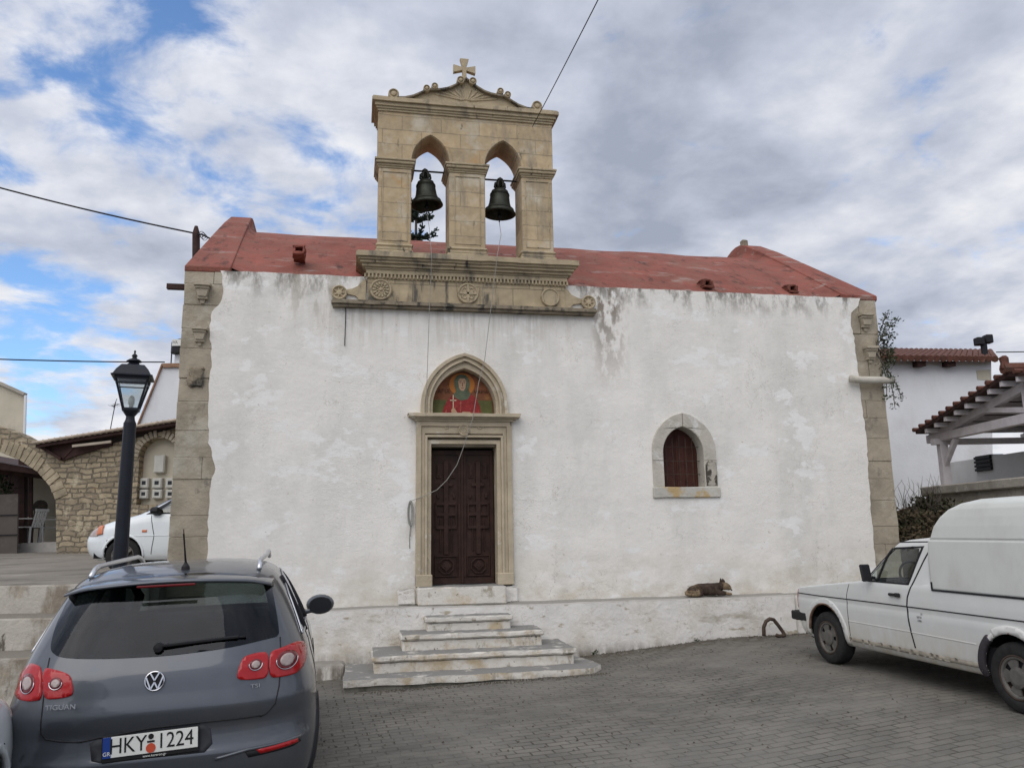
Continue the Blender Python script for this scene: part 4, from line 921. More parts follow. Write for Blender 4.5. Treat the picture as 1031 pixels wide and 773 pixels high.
class Shell:
    def __init__(s, bm): s.bm = bm; s.bvh = BVHTree.FromBMesh(bm)
    def proj(s, a, b, face):
        if face == 'rear': o, d = Vector((a, -3, b)), Vector((0,1,0))
        elif face == 'front': o, d = Vector((a, 9, b)), Vector((0,-1,0))
        elif face == 'right': o, d = Vector((4, a, b)), Vector((-1,0,0))
        elif face == 'left': o, d = Vector((-4, a, b)), Vector((1,0,0))
        else: o, d = Vector((a, b, 4)), Vector((0,0,-1))
        h = s.bvh.ray_cast(o, d)
        if h[0] is None: return None
        n = h[1]; n = n if n.dot(d) < 0 else -n; return h[0], n
    def cut(s, poly, face, side=None):
        ax = {'rear':(0,2),'front':(0,2),'right':(1,2),'left':(1,2),'top':(0,1)}[face]; kill = []
        for f in s.bm.faces:
            c = f.calc_center_median(); n = f.normal
            ok = {'rear': n.y < -.15, 'front': n.y > .15, 'right': c.x > .3 and n.x > .05, 'left': c.x < -.3 and n.x < -.05, 'top': n.z > .2}[face]
            if face == 'rear' and c.y > 1.6: ok = False
            if face == 'front' and side is not None and c.y < side: ok = False
            if ok and inpoly((c[ax[0]], c[ax[1]]), poly): kill.append(f)
        bmesh.ops.delete(s.bm, geom=kill, context='FACES')
    def patch(s, poly, face, name, m, parent, off=.004, thick=.01, hole=None, sp=.035, smooth=True):
        def dens(L):
            out = []
            for i in range(len(L)):
                a, b = L[i], L[(i+1)%len(L)]; k = max(1, int(math.hypot(b[0]-a[0], b[1]-a[1])/sp)); out += [(a[0]+(b[0]-a[0])*j/k, a[1]+(b[1]-a[1])*j/k) for j in range(k)]
            return out
        L = dens(poly); H = dens(hole) if hole else []; V = [Vector(p) for p in L+H]; E = [(i, (i+1)%len(L)) for i in range(len(L))] + [(len(L)+i, len(L)+(i+1)%len(H)) for i in range(len(H))]
        x0, x1 = min(p[0] for p in L), max(p[0] for p in L); y0, y1 = min(p[1] for p in L), max(p[1] for p in L); x = x0+sp/2
        while x < x1:
            y = y0+sp/2
            while y < y1:
                if inpoly((x, y), L) and not (H and inpoly((x, y), H)) and min((x-q.x)**2+(y-q.y)**2 for q in V[:len(L)+len(H)]) > (sp*.4)**2: V.append(Vector((x, y)))
                y += sp
            x += sp
        r = delaunay_2d_cdt(V, E, [], 0, 1e-6); vv, ff = r[0], r[2]; tris = []
        for t in ff:
            c = sum((vv[i] for i in t), Vector((0, 0)))/len(t)
            if inpoly((c.x, c.y), L) and not (H and inpoly((c.x, c.y), H)): tris.append(t)
        bm = bmesh.new(); A = []
        for v in vv:
            h = s.proj(v.x, v.y, face); A.append(None if h is None else (bm.verts.new(h[0]+h[1]*off), h[1]))
        for t in tris:
            if all(A[i] is not None for i in t):
                try: bm.faces.new([A[i][0] for i in t])
                except ValueError: pass
        bmesh.ops.recalc_face_normals(bm, faces=bm.faces)
        loose = [v for v in bm.verts if not v.link_faces]; bmesh.ops.delete(bm, geom=loose, context='VERTS')
        # orient outward
        if bm.faces:
            f0 = max(bm.faces, key=lambda f: f.calc_area()); ref = min((a for a in A if a and a[0].is_valid), key=lambda a: (a[0].co-f0.calc_center_median()).length)
            if f0.normal.dot(ref[1]) < 0: bmesh.ops.reverse_faces(bm, faces=bm.faces)
        me = bpy.data.meshes.new(name); bm.to_mesh(me); bm.free(); o = link(name, me, m, parent, smooth)
        if thick:
            q = o.modifiers.new('thick', 'SOLIDIFY'); q.thickness = thick; q.offset = -1
        return o
    def seam(s, pts, face, name, m, parent, r=.004, sp=.03, off=0.0, closed=False):
        P = []; L = list(pts)+([pts[0]] if closed else [])
        for a, b in zip(L, L[1:]):
            k = max(1, int(math.hypot(b[0]-a[0], b[1]-a[1])/sp)); 
            for j in range(k): P.append((a[0]+(b[0]-a[0])*j/k, a[1]+(b[1]-a[1])*j/k))
        P.append(L[-1]); Q = []
        for p in P:
            h = s.proj(p[0], p[1], face)
            if h: Q.append(h[0]+h[1]*off)
        q = MB(); q.tube(Q, r, 6); return q.build(name, m, parent, smooth=True)
    def build(s, name, m, parent, mods=None):
        me = bpy.data.meshes.new(name); s.bm.to_mesh(me); o = link(name, me, m, parent, True)
        return o
def wheel(parent, x, y, z, r, w, sgn, style='dish', mt=m_silver):
    t = empty('wheel', (x, y, z)); t.parent = parent; RX = Matrix.Rotation(R(90)*sgn, 4, 'Y'); W_ = w/2
    m = MB(); m.lathe([(r*.62,-W_*.9),(r*.70,-W_),(r*.92,-W_),(r*.985,-W_*.75),(r,-W_*.4),(r,W_*.4),(r*.985,W_*.75),(r*.92,W_),(r*.70,W_),(r*.62,W_*.9)], (0,0,0), 40, RX, cap=False); m.build('tyre', m_tyre, t, smooth=True)
    m = MB(); m.lathe([(r*.63,W_*.2),(r*.64,W_*.95),(r*.60,W_*.98),(r*.57,W_*.7),(r*.52,W_*.35),(r*.001,W_*.3)], (0,0,0), 36, RX, cap=False); rim = m.build('rim', m_rust if style == 'dish' else mt, t, smooth=True)
    m = MB()
    if style == 'dish':   # trim with five slots
        for k in range(5):
            a = 2*pi*k/5
            P = [(r*.20,-.32),(r*.33,-.44),(r*.49,-.42),(r*.54,0),(r*.49,.42),(r*.33,.44),(r*.20,.32)]
            Q = [Vector((W_*.80, q*cos(a+t_), q*sin(a+t_))) for q, t_ in P]; V0 = [m.bm.verts.new(Vector((sgn*v.x, v.y, v.z))) for v in Q]; V1 = [m.bm.verts.new(Vector((sgn*(v.x-.012), v.y, v.z))) for v in Q]
            m.bm.faces.new(V0); m.bm.faces.new(V1[::-1])
            for i in range(len(Q)): j = (i+1)%len(Q); m.bm.faces.new((V0[i],V0[j],V1[j],V1[i]))
        m.lathe([(r*.56,W_*.70),(r*.60,W_*.88),(r*.575,W_*.94),(r*.53,W_*.90),(r*.50,W_*.7)], (0,0,0), 36, RX, cap=False)
        m.lathe([(r*.30,W_*.70),(r*.29,W_*.92),(r*.20,W_*1.0),(r*.001,W_*1.02)], (0,0,0), 24, RX)
    else:
        for k in range(5): a = 2*pi*k/5; m.beam((sgn*W_*.75,0,0), (sgn*W_*.8, r*.6*cos(a), r*.6*sin(a)), .05, .05, .008)
        m.lathe([(r*.2,W_*.6),(r*.18,W_*.95),(r*.001,W_)], (0,0,0), 20, RX)
    m.build('wheel_trim', mt, t, smooth=False); return t
def arc(cx, cz, r, a0, a1, n=18): return [(cx+r*cos(R(a0+(a1-a0)*i/n)), cz+r*sin(R(a0+(a1-a0)*i/n))) for i in range(n+1)]
def ring_poly(cx, cz, r0, r1, a0, a1, n=22): return arc(cx, cz, r1, a0, a1, n) + arc(cx, cz, r0, a1, a0, n)
def pix_on(shell, root, pts, face):
    """measure where photo features fall on the body, in the vehicle's own frame"""
    inv = root.matrix_world.inverted(); out = []
    for px, py in pts:
        p = None; qx, qy = px, py
        for _ in range(40):
            o = inv @ CAMP; d = (inv.to_3x3() @ ray(qx, qy)).normalized(); h = shell.bvh.ray_cast(o, d); p = h[0]
            if p is not None: break
            qx += (156-qx)*.02; qy += (690-qy)*.02
        if p is None: raise RuntimeError('miss %s %s' % (px, py))
        out.append((p.x, p.z) if face in ('rear', 'front') else (p.y, p.z))
    return out
def seat(parent, x, y, z, m=m_dark):
    q = MB(); q.box(x-.24, x+.24, y-.25, y+.25, z, z+.14, .04); q.beam((x, y-.24, z+.1), (x, y-.36, z+.62), .44, .12, .04, (0,1,0)); q.beam((x, y-.37, z+.66), (x, y-.39, z+.84), .24, .09, .03, (0,1,0)); return q.build('seat', m, parent)

def liner(t, s, cy, cz, r, xa, xb):
    m = MB(); o = arc(cy, cz, r, 0, 180, 16); i = arc(cy, cz, r-.015, 180, 0, 16); SW = Matrix(((0,1,0,0),(1,0,0,0),(0,0,1,0),(0,0,0,1)))
    m.prism([o+i], min(s*xa, s*xb), max(s*xa, s*xb), SW); m.prism([o], min(s*xa, s*(xa+.01)), max(s*xa, s*(xa+.01)), SW); m.build('arch_liner', m_dark, t)
# ================================================================== BLUE-GREY SUV
def suv():
    t = empty('parked_car', (-1.107, -6.53, -.10), (R(1.1), R(-1.4), R(3.7)))
    t.rotation_mode = 'YXZ'
    bpy.context.view_layer.update()
    tag(t, 'blue-grey metallic SUV seen from behind in the left foreground, registration HKY-1224', 'car', 'cars parked in front of the church')
    LV = [(.24,.24,4.30,.82),(.32,.10,4.40,.885),(.42,.03,4.43,.918),(.55,.0,4.43,.928),(.62,-.005,4.43,.930),(.66,.012,4.42,.930),(.70,.022,4.40,.928),(.76,.028,4.36,.924),(.84,.010,4.30,.92),(.885,.004,4.26,.915),(.92,.012,4.2,.908),(.98,.030,3.9,.895),(1.04,.045,3.45,.880),(1.10,.062,3.15,.868),(1.15,.085,2.98,.850),(1.19,.105,2.90,.835),(1.30,.165,2.70,.790),(1.42,.235,2.48,.738),(1.52,.305,2.27,.690),(1.585,.365,2.10,.650),(1.615,.45,1.98,.620),(1.65,.62,1.78,.55),(1.68,.90,1.55,.42),(1.69,1.05,1.45,.28)]
    
    S = Shell(car_shell(LV, .80, 3.7, 1.1, 3.0))
    rear = lambda P: pix_on(S, t, P, 'rear')
    win = chaikin(rear([(50,654),(57,628),(70,602),(79,590),(110,583),(170,578),(225,576),(262,580),(272,585),(276,604),(280,628),(281,640),(268,643),(230,652),(170,660),(110,663),(60,662)]), 2)
    sidew = [(.55,1.20),(.80,1.44),(1.05,1.54),(1.5,1.575),(2.05,1.545),(2.45,1.36),(2.78,1.15),(1.8,1.155)]
    shr = lambda P, k: [((x-sum(p[0] for p in P)/len(P))*k+sum(p[0] for p in P)/len(P), (z-sum(p[1] for p in P)/len(P))*k+sum(p[1] for p in P)/len(P)) for x, z in P]
    S.cut(shr(win, .95), 'rear'); 
    for f in ('right', 'left'): S.cut(shr(sidew, .93), f)
    ws = [(-.66,1.20),(.66,1.20),(.53,1.56),(-.53,1.56)]; S.cut(ws, 'front', 1.5)
    for sx in ('right', 'left'):
        for cy in (.78, 3.38): S.cut(arc(cy, .34, .375, -40, 220), sx)
    body = S.build('body', m_suv, t)
    S.patch(win, 'rear', 'rear_window', g_dark, t, .004, 0)
    S.patch(win, 'rear', 'window_seal', m_black, t, .001, .004, hole=shr(win, .94))
    for f in ('right', 'left'):
        S.patch(sidew, f, 'side_window', g_dark, t, .003, 0); S.patch(shr(sidew, 1.03), f, 'window_seal', m_black, t, .0015, .004, hole=shr(sidew, .95))
        S.seam(sidew, f, 'window_trim', m_alu, t, .007, off=.006, closed=True)
        for yy in (1.02, 1.86): 
            S.seam([(yy, 1.16), (yy-.05, 1.56)], f, 'door_pillar', m_black, t, .022, off=.0)
        S.seam([(1.86,1.15),(1.86,.45),(1.95,.38)], f, 'door_seam', m_black, t, .004); S.seam([(.98,1.17),(1.12,.9),(1.05,.7)], f, 'door_seam', m_black, t, .004)
        for cy in (.78, 3.38): S.patch(ring_poly(cy, .34, .36, .425, -14, 194), f, 'arch_trim', m_black, t, .014, .03)
        S.patch([(1.2,.27),(2.98,.27),(2.98,.43),(1.2,.43)], f, 'sill_trim', m_black, t, .012, .03)
    S.patch([(-.62,1.19),(.62,1.19),(.52,1.58),(-.52,1.58)], 'front', 'windscreen', g_clear, t, .003, 0)
    # tailgate: seams, crease, lamps, painted plate recess
    tg = rear([(282,641),(283,664),(281,690),(277,708),(268,718),(262,721)]); S.seam(tg, 'rear', 'tailgate_seam', m_black, body, .0045)
    tg = rear([(50,662),(45,690),(42,720),(41,738),(46,744),(60,746),(80,747)]); S.seam(tg, 'rear', 'tailgate_seam', m_black, body, .0045)
    tg = rear([(80,747),(97,743),(150,733),(200,727),(262,720)]); S.seam(tg, 'rear', 'tailgate_seam', m_black, body, .005)
    tR_o = rear([(271,656),(283,652),(298,645),(306,645),(309,656),(306,668),(299,677),(285,681),(271,682)]); tR_i = rear([(238,684),(240,672),(245,661),(258,657),(270,656),(270,682),(255,684)])
    tL_o = rear([(16,690),(19,678),(25,670),(33,667),(43,671),(43,704),(30,706),(20,704),(15.5,698)]); tL_i = rear([(44,671),(60,675),(71,679),(74,692),(73,700),(60,703),(44,704)])
    for nm, P in (('o', tR_o), ('i', tR_i), ('o', tL_o), ('i', tL_i)):
        P = chaikin(P, 2)
        lm = S.patch(P, 'rear', 'taillight', m_redlens, t, .008, .02, sp=.02)
    def lampdisc(cx, cy, rx, rz, big):
        c = rear([(cx, cy)])[0]; el = lambda a, b, k=24: [(c[0]+a*cos(2*pi*i/k), c[1]+b*sin(2*pi*i/k)) for i in range(k)]
        q = S.patch(el(rx*1.6, rz*1.5), 'rear', 'lamp_bowl', m_redlens2, t, .011, .01, sp=.015)
        S.patch(el(rx, rz), 'rear', 'clear_lens', m_clearlens, q, .016, .008, sp=.012); S.seam([(c[0]+rx*1.55*cos(R(a)), c[1]+rz*1.55*sin(R(a))) for a in range(170, 371, 10)], 'rear', 'chrome_ring', m_chrome, q, .0028, off=.013)
    lampdisc(288,664,.040,.034,1); lampdisc(257,669,.024,.020,0); lampdisc(29,688,.030,.034,1); lampdisc(57,688,.023,.021,0)
    # flush dark patch whose colour stands in for recess shade, and plate
    S.patch(rear([(90,748),(100,743),(205,729),(212,733),(214,748),(206,757),(101,768),(92,766)]), 'rear', 'recess_shade', mat('painted recess shade', (.035,.036,.04), .6), t, .002, .006)
    pc = rear([(153,746)])[0]; h = S.proj(pc[0], pc[1], 'rear')
    pl_ = empty('number_plate', (pc[0], h[0].y-.030, pc[1])); pl_.parent = t; pl_.rotation_euler = (R(-6), R(-1.5), 0)
    MB().box(-.262,.262,0,.012,-.078,.062,.004).build('plate_holder', m_black2, pl_)
    MB().box(-.255,.255,-.004,.0,-.054,.058,.002).build('plate_face', m_plate, pl_); MB().box(-.2555,-.212,-.006,-.0035,-.054,.058).build('blue_band', m_blue, pl_)
    rx = (R(90),0,0)
    text('lettering', 'HKY', .118, m_black2, pl_, (-.122,-.0055,.002), rx, .0006, sx=.86); text('lettering', '1224', .118, m_black2, pl_, (.132,-.0055,.002), rx, .0006, sx=.86)
    text('lettering', 'GR', .030, m_plate, pl_, (-.234,-.0075,-.032), rx, .0005); text('lettering', 'www.kareron.gr', .019, m_plate, pl_, (.02,-.0015,-.067), rx, .0005)
    MB().prism([circ(0,0,.026,20)], -.0075, -.004).build('seal', m_orange, pl_, loc=(.0,0,-.026)); MB().prism([circ(0,0,.015,16)], -.0075, -.004).build('seal', m_black2, pl_, loc=(.0,0,.036)); MB().box(-.02,.02,-.007,-.004,.004,.014).build('dash', m_black2, pl_)
    # emblem: ring with the two letters
    ec = rear([(156,685)])[0]; h = S.proj(ec[0], ec[1], 'rear'); em = empty('emblem', (ec[0], h[0].y-.006, ec[1])); em.parent = t; em.rotation_euler = (R(-8), 0, 0)
    MB().lathe([(.055,0),(.055,.004),(.001,.004)], (0,0,0), 30, Matrix.Rotation(R(90), 4, 'X')).build('emblem_disc', m_black, em, smooth=False)
    q = MB(); q.tube([(.052*cos(i*pi/18),-.008,.052*sin(i*pi/18)) for i in range(36)], .0055, 8, closed=True)
    def st(a, b): q.beam((a[0],-.009,a[1]), (b[0],-.009,b[1]), .008, .009, 0, (0,1,0))
    st((-.024,.045),(0,.004)); st((0,.004),(.024,.045)); st((-.046,.022),(-.020,-.044)); st((-.020,-.044),(0,-.006)); st((0,-.006),(.020,-.044)); st((.020,-.044),(.046,.022)); q.build('emblem_letters', m_chrome, em)
    mc = rear([(62,711)])[0]; h = S.proj(mc[0], mc[1], 'rear'); o = text('lettering', 'TIGUAN', .038, m_grey, body, (mc[0], h[0].y-.022, mc[1]), (R(90),0,R(-11)), .002, sx=1.2)
    mc = rear([(257,690)])[0]; h = S.proj(mc[0], mc[1], 'rear'); o = text('lettering', 'TSI', .030, m_grey, body, (mc[0], h[0].y-.006, mc[1]), (R(90),0,R(12)), .002, sx=1.5)
    # bumper reflector and lip
    S.patch(rear([(246,756),(300,740),(303,745),(296,750),(250,762)]), 'rear', 'bumper_insert', m_black, t, .002, .004); S.patch(rear([(258,754),(299,742),(300,746),(262,758)]), 'rear', 'reflector', m_redlens, t, .006, .008)
    S.seam(rear([(216,764),(250,754),(303,740)]), 'rear', 'bumper_crease', m_suv, body, .010, off=-.002)
    # spoiler
    sp_ = MB(); bm = sp_.bm; rows = []
    for k in range(25):
        u = -1+2*k/24; x = u*.635; zt = 1.622-.045*u*u-.09*max(0, abs(u)-.8); yy = .235+.16*abs(u)**3; row = []
        for (a, b) in ((.36,.012),(.20,.010),(.03,.0),(.0,-.010),(.008,-.020),(.10,-.026),(.24,-.045)): row.append(bm.verts.new((x*(1-.02*(a < .1)), yy+a, zt+b-a*.0)))
        rows.append(row)
    for A, B in zip(rows, rows[1:]):
        for i in range(len(A)): j = (i+1)%len(A); bm.faces.new((A[i], A[j], B[j], B[i]))
    bm.faces.new(rows[0]); bm.faces.new(rows[-1][::-1]); spo = sp_.build('spoiler', m_suv, t, smooth=True)
    MB().box(-.17,.17,.205,.23,1.583,1.597,.004).build('brake_light', m_redlens2, spo)
    
    # wiper
    a, b = rear([(160,652)])[0], rear([(240,642)])[0]; ha, hb = S.proj(*a, 'rear'), S.proj(*b, 'rear')
    q = MB(); q.lathe([(.028,-.01),(.026,.03),(.001,.035)], ha[0]+ha[1]*.01, 12, Matrix.Rotation(R(90), 4, 'X')); q.beam(ha[0]+ha[1]*.03, hb[0]+hb[1]*.022, .022, .016, .003); q.beam(ha[0]+ha[1]*.016+Vector((.04,0,0)), hb[0]+hb[1]*.010+Vector((.05,0,.004)), .012, .008); q.build('wiper', m_black, t)
    # roof rails
    for s in (-1, 1):
        q = MB(); P = []
        for k in range(17):
            y = .66+k*.115; e = min(1, k/1.6, (16-k)/1.6); P.append((s*(.545-.012*abs(k-8)/8), y, 1.640+.055*max(0,e)**.7))
        q.tube(P, [.017]*17, 8);  q.build('roof_rail', m_alu, t, smooth=True)
    q = MB(); q.lathe([(.03,0),(.026,.03),(.012,.05),(.008,.06)], (.05, .68, 1.648), 12); q.tube([(.05,.68,1.70),(.045,.60,1.87),(.043,.585,1.93)], [.008,.004,.003], 6); q.tube([(.046,.62,1.83),(.0435,.59,1.90)], .006, 6); q.build('aerial', m_black, t)
    # mirrors
    for s in (-1, 1):
        q = MB(); bm = q.bm; q.beam((s*.80,2.62,1.10),(s*.94,2.60,1.13), .05, .04, .008)
        q.lathe([(.001,0),(.07,.012),(.105,.04),(.115,.08),(.10,.11),(.085,.115)], (s*.99, 2.56, 1.17), 20, Matrix.Rotation(R(-90), 4, 'X') @ Matrix.Diagonal((1.12,.80,1,1)))
        mo = q.build('wing_mirror', m_suv, t, smooth=True)
        for f in mo.data.polygons: pass
        q = MB(); q.lathe([(.098,0),(.094,.010),(.001,.010)], (s*.99, 2.563, 1.17), 20, Matrix.Rotation(R(90), 4, 'X') @ Matrix.Diagonal((1.1,.78,1,1))); q.build('mirror_glass', m_glassd, mo)
        mo.rotation_euler = (0,0,0)
    q = MB(); q.box(.93,1.05,.0,.01,0,.01); q.bm.free()
    for (x, y) in ((-.36,1.85),(.36,1.85),(-.36,1.0),(.36,1.0)): seat(t, x, y, .46 if y > 1.5 else .40)
    MB().box(-.70,.70,2.55,2.85,.95,1.17,.06).build('dashboard', m_dark, t); MB().box(-.72,.72,.16,2.9,.25,.56).build('floor_pan', m_dark, t)
    for cy in (.78, 3.38):
        for s in (-1, 1): wheel(t, s*.785, cy, .335, .345, .225, s, 'spoke'); liner(t, s, cy, .36, .40, .50, .80)
    return t
suv()

# ================================================================== WHITE PICKUP VAN WITH CANOPY
def van():
    t = empty('parked_van', (6.302, -2.98, .204), (0, 0, .0272)); bpy.context.view_layer.update()
    tag(t, 'old white pickup van with a tall off-white canopy parked nose-in at the right', 'van')
    LV = [(.24,-3.30,.68,.76),(.30,-3.50,.73,.80),(.36,-3.58,.77,.812),(.50,-3.60,.79,.822),(.66,-3.60,.80,.826),(.70,-3.60,.80,.822),(.715,-3.60,.80,.817),(.78,-3.60,.79,.820),(.83,-3.60,.76,.818),(.855,-3.60,.60,.816),(.89,-3.60,.30,.812),(.925,-3.60,-.02,.808),(.955,-3.60,-.30,.802),(.972,-3.60,-.42,.796),(.985,-1.72,-.50,.79),(1.05,-1.70,-.585,.772),(1.20,-1.68,-.76,.735),(1.345,-1.665,-.93,.695),(1.395,-1.665,-1.00,.675),(1.425,-1.69,-1.12,.63),(1.448,-1.72,-1.30,.50),(1.458,-1.66,-1.42,.30)]
    S = Shell(car_shell(LV, .22, 5, .30, 4.5, smooth_prof=False, dz=.02, na=16, ns=90))
    side = lambda P: pix_on(S, t, P, 'left')
    W_ = [(-.60,.985),(-.98,1.33),(-1.50,1.355),(-1.47,1.30),(-1.36,.985)]
    W_ = [(-.60,.985),(-.97,1.335),(-1.49,1.36),(-1.34,.985)]
    shr = lambda P, k: [((x-sum(p[0] for p in P)/len(P))*k+sum(p[0] for p in P)/len(P), (z-sum(p[1] for p in P)/len(P))*k+sum(p[1] for p in P)/len(P)) for x, z in P]
    for f in ('left', 'right'):
        S.cut(shr(W_, .97), f); S.cut(arc(.10, .33, .355, -40, 220, 30), f); S.cut(arc(-2.60, .31, .345, -40, 220, 30), f)
    S.cut([(-.68,1.0),(.68,1.0),(.60,1.36),(-.60,1.36)], 'front', -1.2)
    body = S.build('body', m_van, t)
    for f in ('left', 'right'):
        S.patch(W_, f, 'side_window', g_clear, t, -.004, 0)
        S.patch(shr(W_, 1.045), f, 'window_seal', m_black, t, .003, .008, hole=shr(W_, .95), sp=.03)
        S.seam([(-.86,.985),(-1.0,1.335)], f, 'quarterlight_bar', m_black, t, .013)
        S.seam([(-.34,.80),(-.345,.60),(-.34,.36)], f, 'door_seam', m_black, body, .004)
        S.seam([(-.34,.80),(-.40,.965)], f, 'door_seam', m_black, body, .004)
        S.seam([(-1.61,1.385),(-1.50,1.17),(-1.40,.98),(-1.345,.86),(-1.33,.77),(-1.345,.60),(-1.385,.37)], f, 'door_seam', m_black, body, .008)
        S.seam([(-.90,1.39),(-1.30,1.405),(-1.62,1.41)], f, 'rain_gutter', m_black, body, .009)
        S.seam([(.76,.765),(.2,.76),(-.9,.765),(-2.1,.765),(-3.5,.765)], f, 'stripe', m_black, body, .0065)
        S.seam([(-.33,.525),(-1.3,.52),(-2.2,.51)], f, 'swage_line', m_van, body, .006, off=-.001)
        S.patch([(-.27,.305),(-2.27,.30),(-2.27,.345),(-.27,.35)], f, 'sill_rail', mat('grimy sill', (.30,.27,.22), .8, var=.3, vscale=10), t, .004, .01)
        S.patch(ring_poly(.10, .33, .345, .41, -5, 200), f, 'arch_lip', m_van, t, .012, .03, sp=.03)
        S.patch(ring_poly(.10, .33, .335, .352, 5, 130), f, 'arch_rust', mat('rusty arch edge', (.16,.10,.07), .9, var=.5, vscale=18), t, .014, .03, sp=.03)
        S.patch(ring_poly(-2.60, .31, .335, .375, -5, 60), f, 'arch_lip', m_rustlip, t, .022, .03, sp=.03); S.patch(ring_poly(-2.60, .31, .335, .40, 60, 145), f, 'arch_lip', m_rustlip, t, .020, .03, sp=.03); S.patch(ring_poly(-2.60, .31, .335, .385, 120, 190), f, 'arch_trim', m_black, t, .026, .04, sp=.03) if 0 else None
        S.patch(ring_poly(-2.60, .31, .33, .395, -10, 50), f, 'arch_trim', mat('grey arch trim', (.045,.04,.045), .7), t, .024, .04, sp=.03)
    S.patch([(-.66,1.0),(.66,1.0),(.58,1.38),(-.58,1.38)], 'front', 'windscreen', g_clear, t, .003, 0)
    S.patch([(-.56,.62),(-.34,.62),(-.34,.78),(-.56,.78)], 'front', 'headlight', m_clearlens, t, .01, .02); S.patch([(.34,.62),(.56,.62),(.56,.78),(.34,.78)], 'front', 'headlight', m_clearlens, t, .01, .02); S.patch([(-.32,.62),(.32,.62),(.32,.78),(-.32,.78)], 'front', 'grille', m_black, t, .004, .01)
    MB().box(-.80,.80,.74,.86,.42,.54,.03).box(-.825,-.79,.50,.84,.43,.54,.015).box(.79,.825,.50,.84,.43,.54,.015).build('bumper', m_black, t)
    # door handle and mirror
    MB().box(-.845,-.815,-1.24,-1.08,.855,.885,.008).box(-.85,-.82,-1.25,-1.18,.85,.892,.008).build('door_handle', m_black, t)
    MB().box(.815,.845,-1.24,-1.08,.855,.885,.008).build('door_handle', m_black, t)
    for s in (-1, 1):
        q = MB(); q.beam((s*.77,-.80,1.02),(s*.83,-.80,1.03), .04, .03, .006); q.beam((s*.865,-.80,.985),(s*.865,-.765,1.165), .12, .035, .012, (0,1,0)); q.build('wing_mirror', m_black, t)
    # canopy
    CV = [(.955,-3.58,-1.70,.800),(1.02,-3.58,-1.70,.800),(1.25,-3.58,-1.70,.795),(1.425,-3.58,-1.715,.788),(1.432,-3.58,-1.725,.772),(1.445,-3.58,-1.725,.772),(1.452,-3.58,-1.745,.780),(1.56,-3.58,-1.79,.768),(1.65,-3.58,-1.87,.752),(1.72,-3.57,-1.97,.735),(1.775,-3.56,-2.11,.705),(1.81,-3.52,-2.29,.64),(1.825,-3.4,-2.5,.48)]
    CV = [(a, b, c+.06, d) for a, b, c, d in CV]; bmC = car_shell(CV, .10, 6, .06, 6, smooth_prof=False, dz=.02, na=10, ns=30); SC_ = Shell(bmC); can = SC_.build('canopy', m_canopy, t)
    MB().box(-.815,.815,-3.60,-1.69,.945,.962,.003).build('canopy_gasket', m_black, t); MB().box(-.812,.812,-1.70,-1.685,.96,1.03,.003).build('gasket', m_black, can) 
    for s in (-1, 1): S.patch([(s*.60,.58),(s*.78,.58),(s*.78,.80),(s*.60,.80)], 'rear', 'taillight', m_redlens, t, .01, .02)
    MB().box(-.80,.80,-3.70,-3.58,.42,.54,.03).build('rear_bumper', m_black, t); S.seam([(-.55,.90),(-.55,.60),(.55,.60),(.55,.90)], 'rear', 'tailgate_seam', m_black, body, .005)
    SC_.seam([(-.62,1.02),(.62,1.02),(.60,1.60),(-.60,1.60)], 'rear', 'canopy_door_seam', m_black, can, .006, closed=True)
    # small lettering on the side
    for k, (s_, dz_) in enumerate((('ΙΧ', .032), ('ΜΠΛ', 0), ('1006', -.032))):
        h = S.proj(-1.50 if k else -1.53, .675+dz_, 'left'); text('lettering', s_, .030, mat('faded grey lettering', (.16,.16,.17), .6), body, (h[0].x-.003, h[0].y, h[0].z), (R(90),0,R(-90)), .0006)
    # interior
    for x in (-.36, .36): seat(t, x, -1.28, .52, mat('black vinyl seat', (.02,.02,.022), .6))
    q = MB(); q.tube([(-.36+.185*cos(k*pi/12), -.93+.07*sin(k*pi/12), 1.02+.165*sin(k*pi/12)) for k in range(24)], .013, 8, closed=True); q.beam((-.53,-.93,1.02),(-.19,-.93,1.02), .03, .02); q.beam((-.36,-.93,1.02),(-.36,-.70,.90), .04, .04); q.build('steering_wheel', m_black, t, smooth=True)
    MB().box(-.74,.74,-.72,-.45,.72,.985,.04).build('dashboard', m_dark, t); MB().box(-.78,.78,-3.5,.6,.28,.50).build('floor_pan', m_dark, t); MB().box(-.76,.76,-1.69,-1.67,.5,1.02).build('cab_bulkhead', m_dark, t)
    for cy, zc in ((.10,.29),(-2.60,.285)):
        for s in (-1, 1): wheel(t, s*.725, cy, zc, .295, .185, s, 'dish'); liner(t, s, cy, .32, .385, .50, .76)
    return t
van()

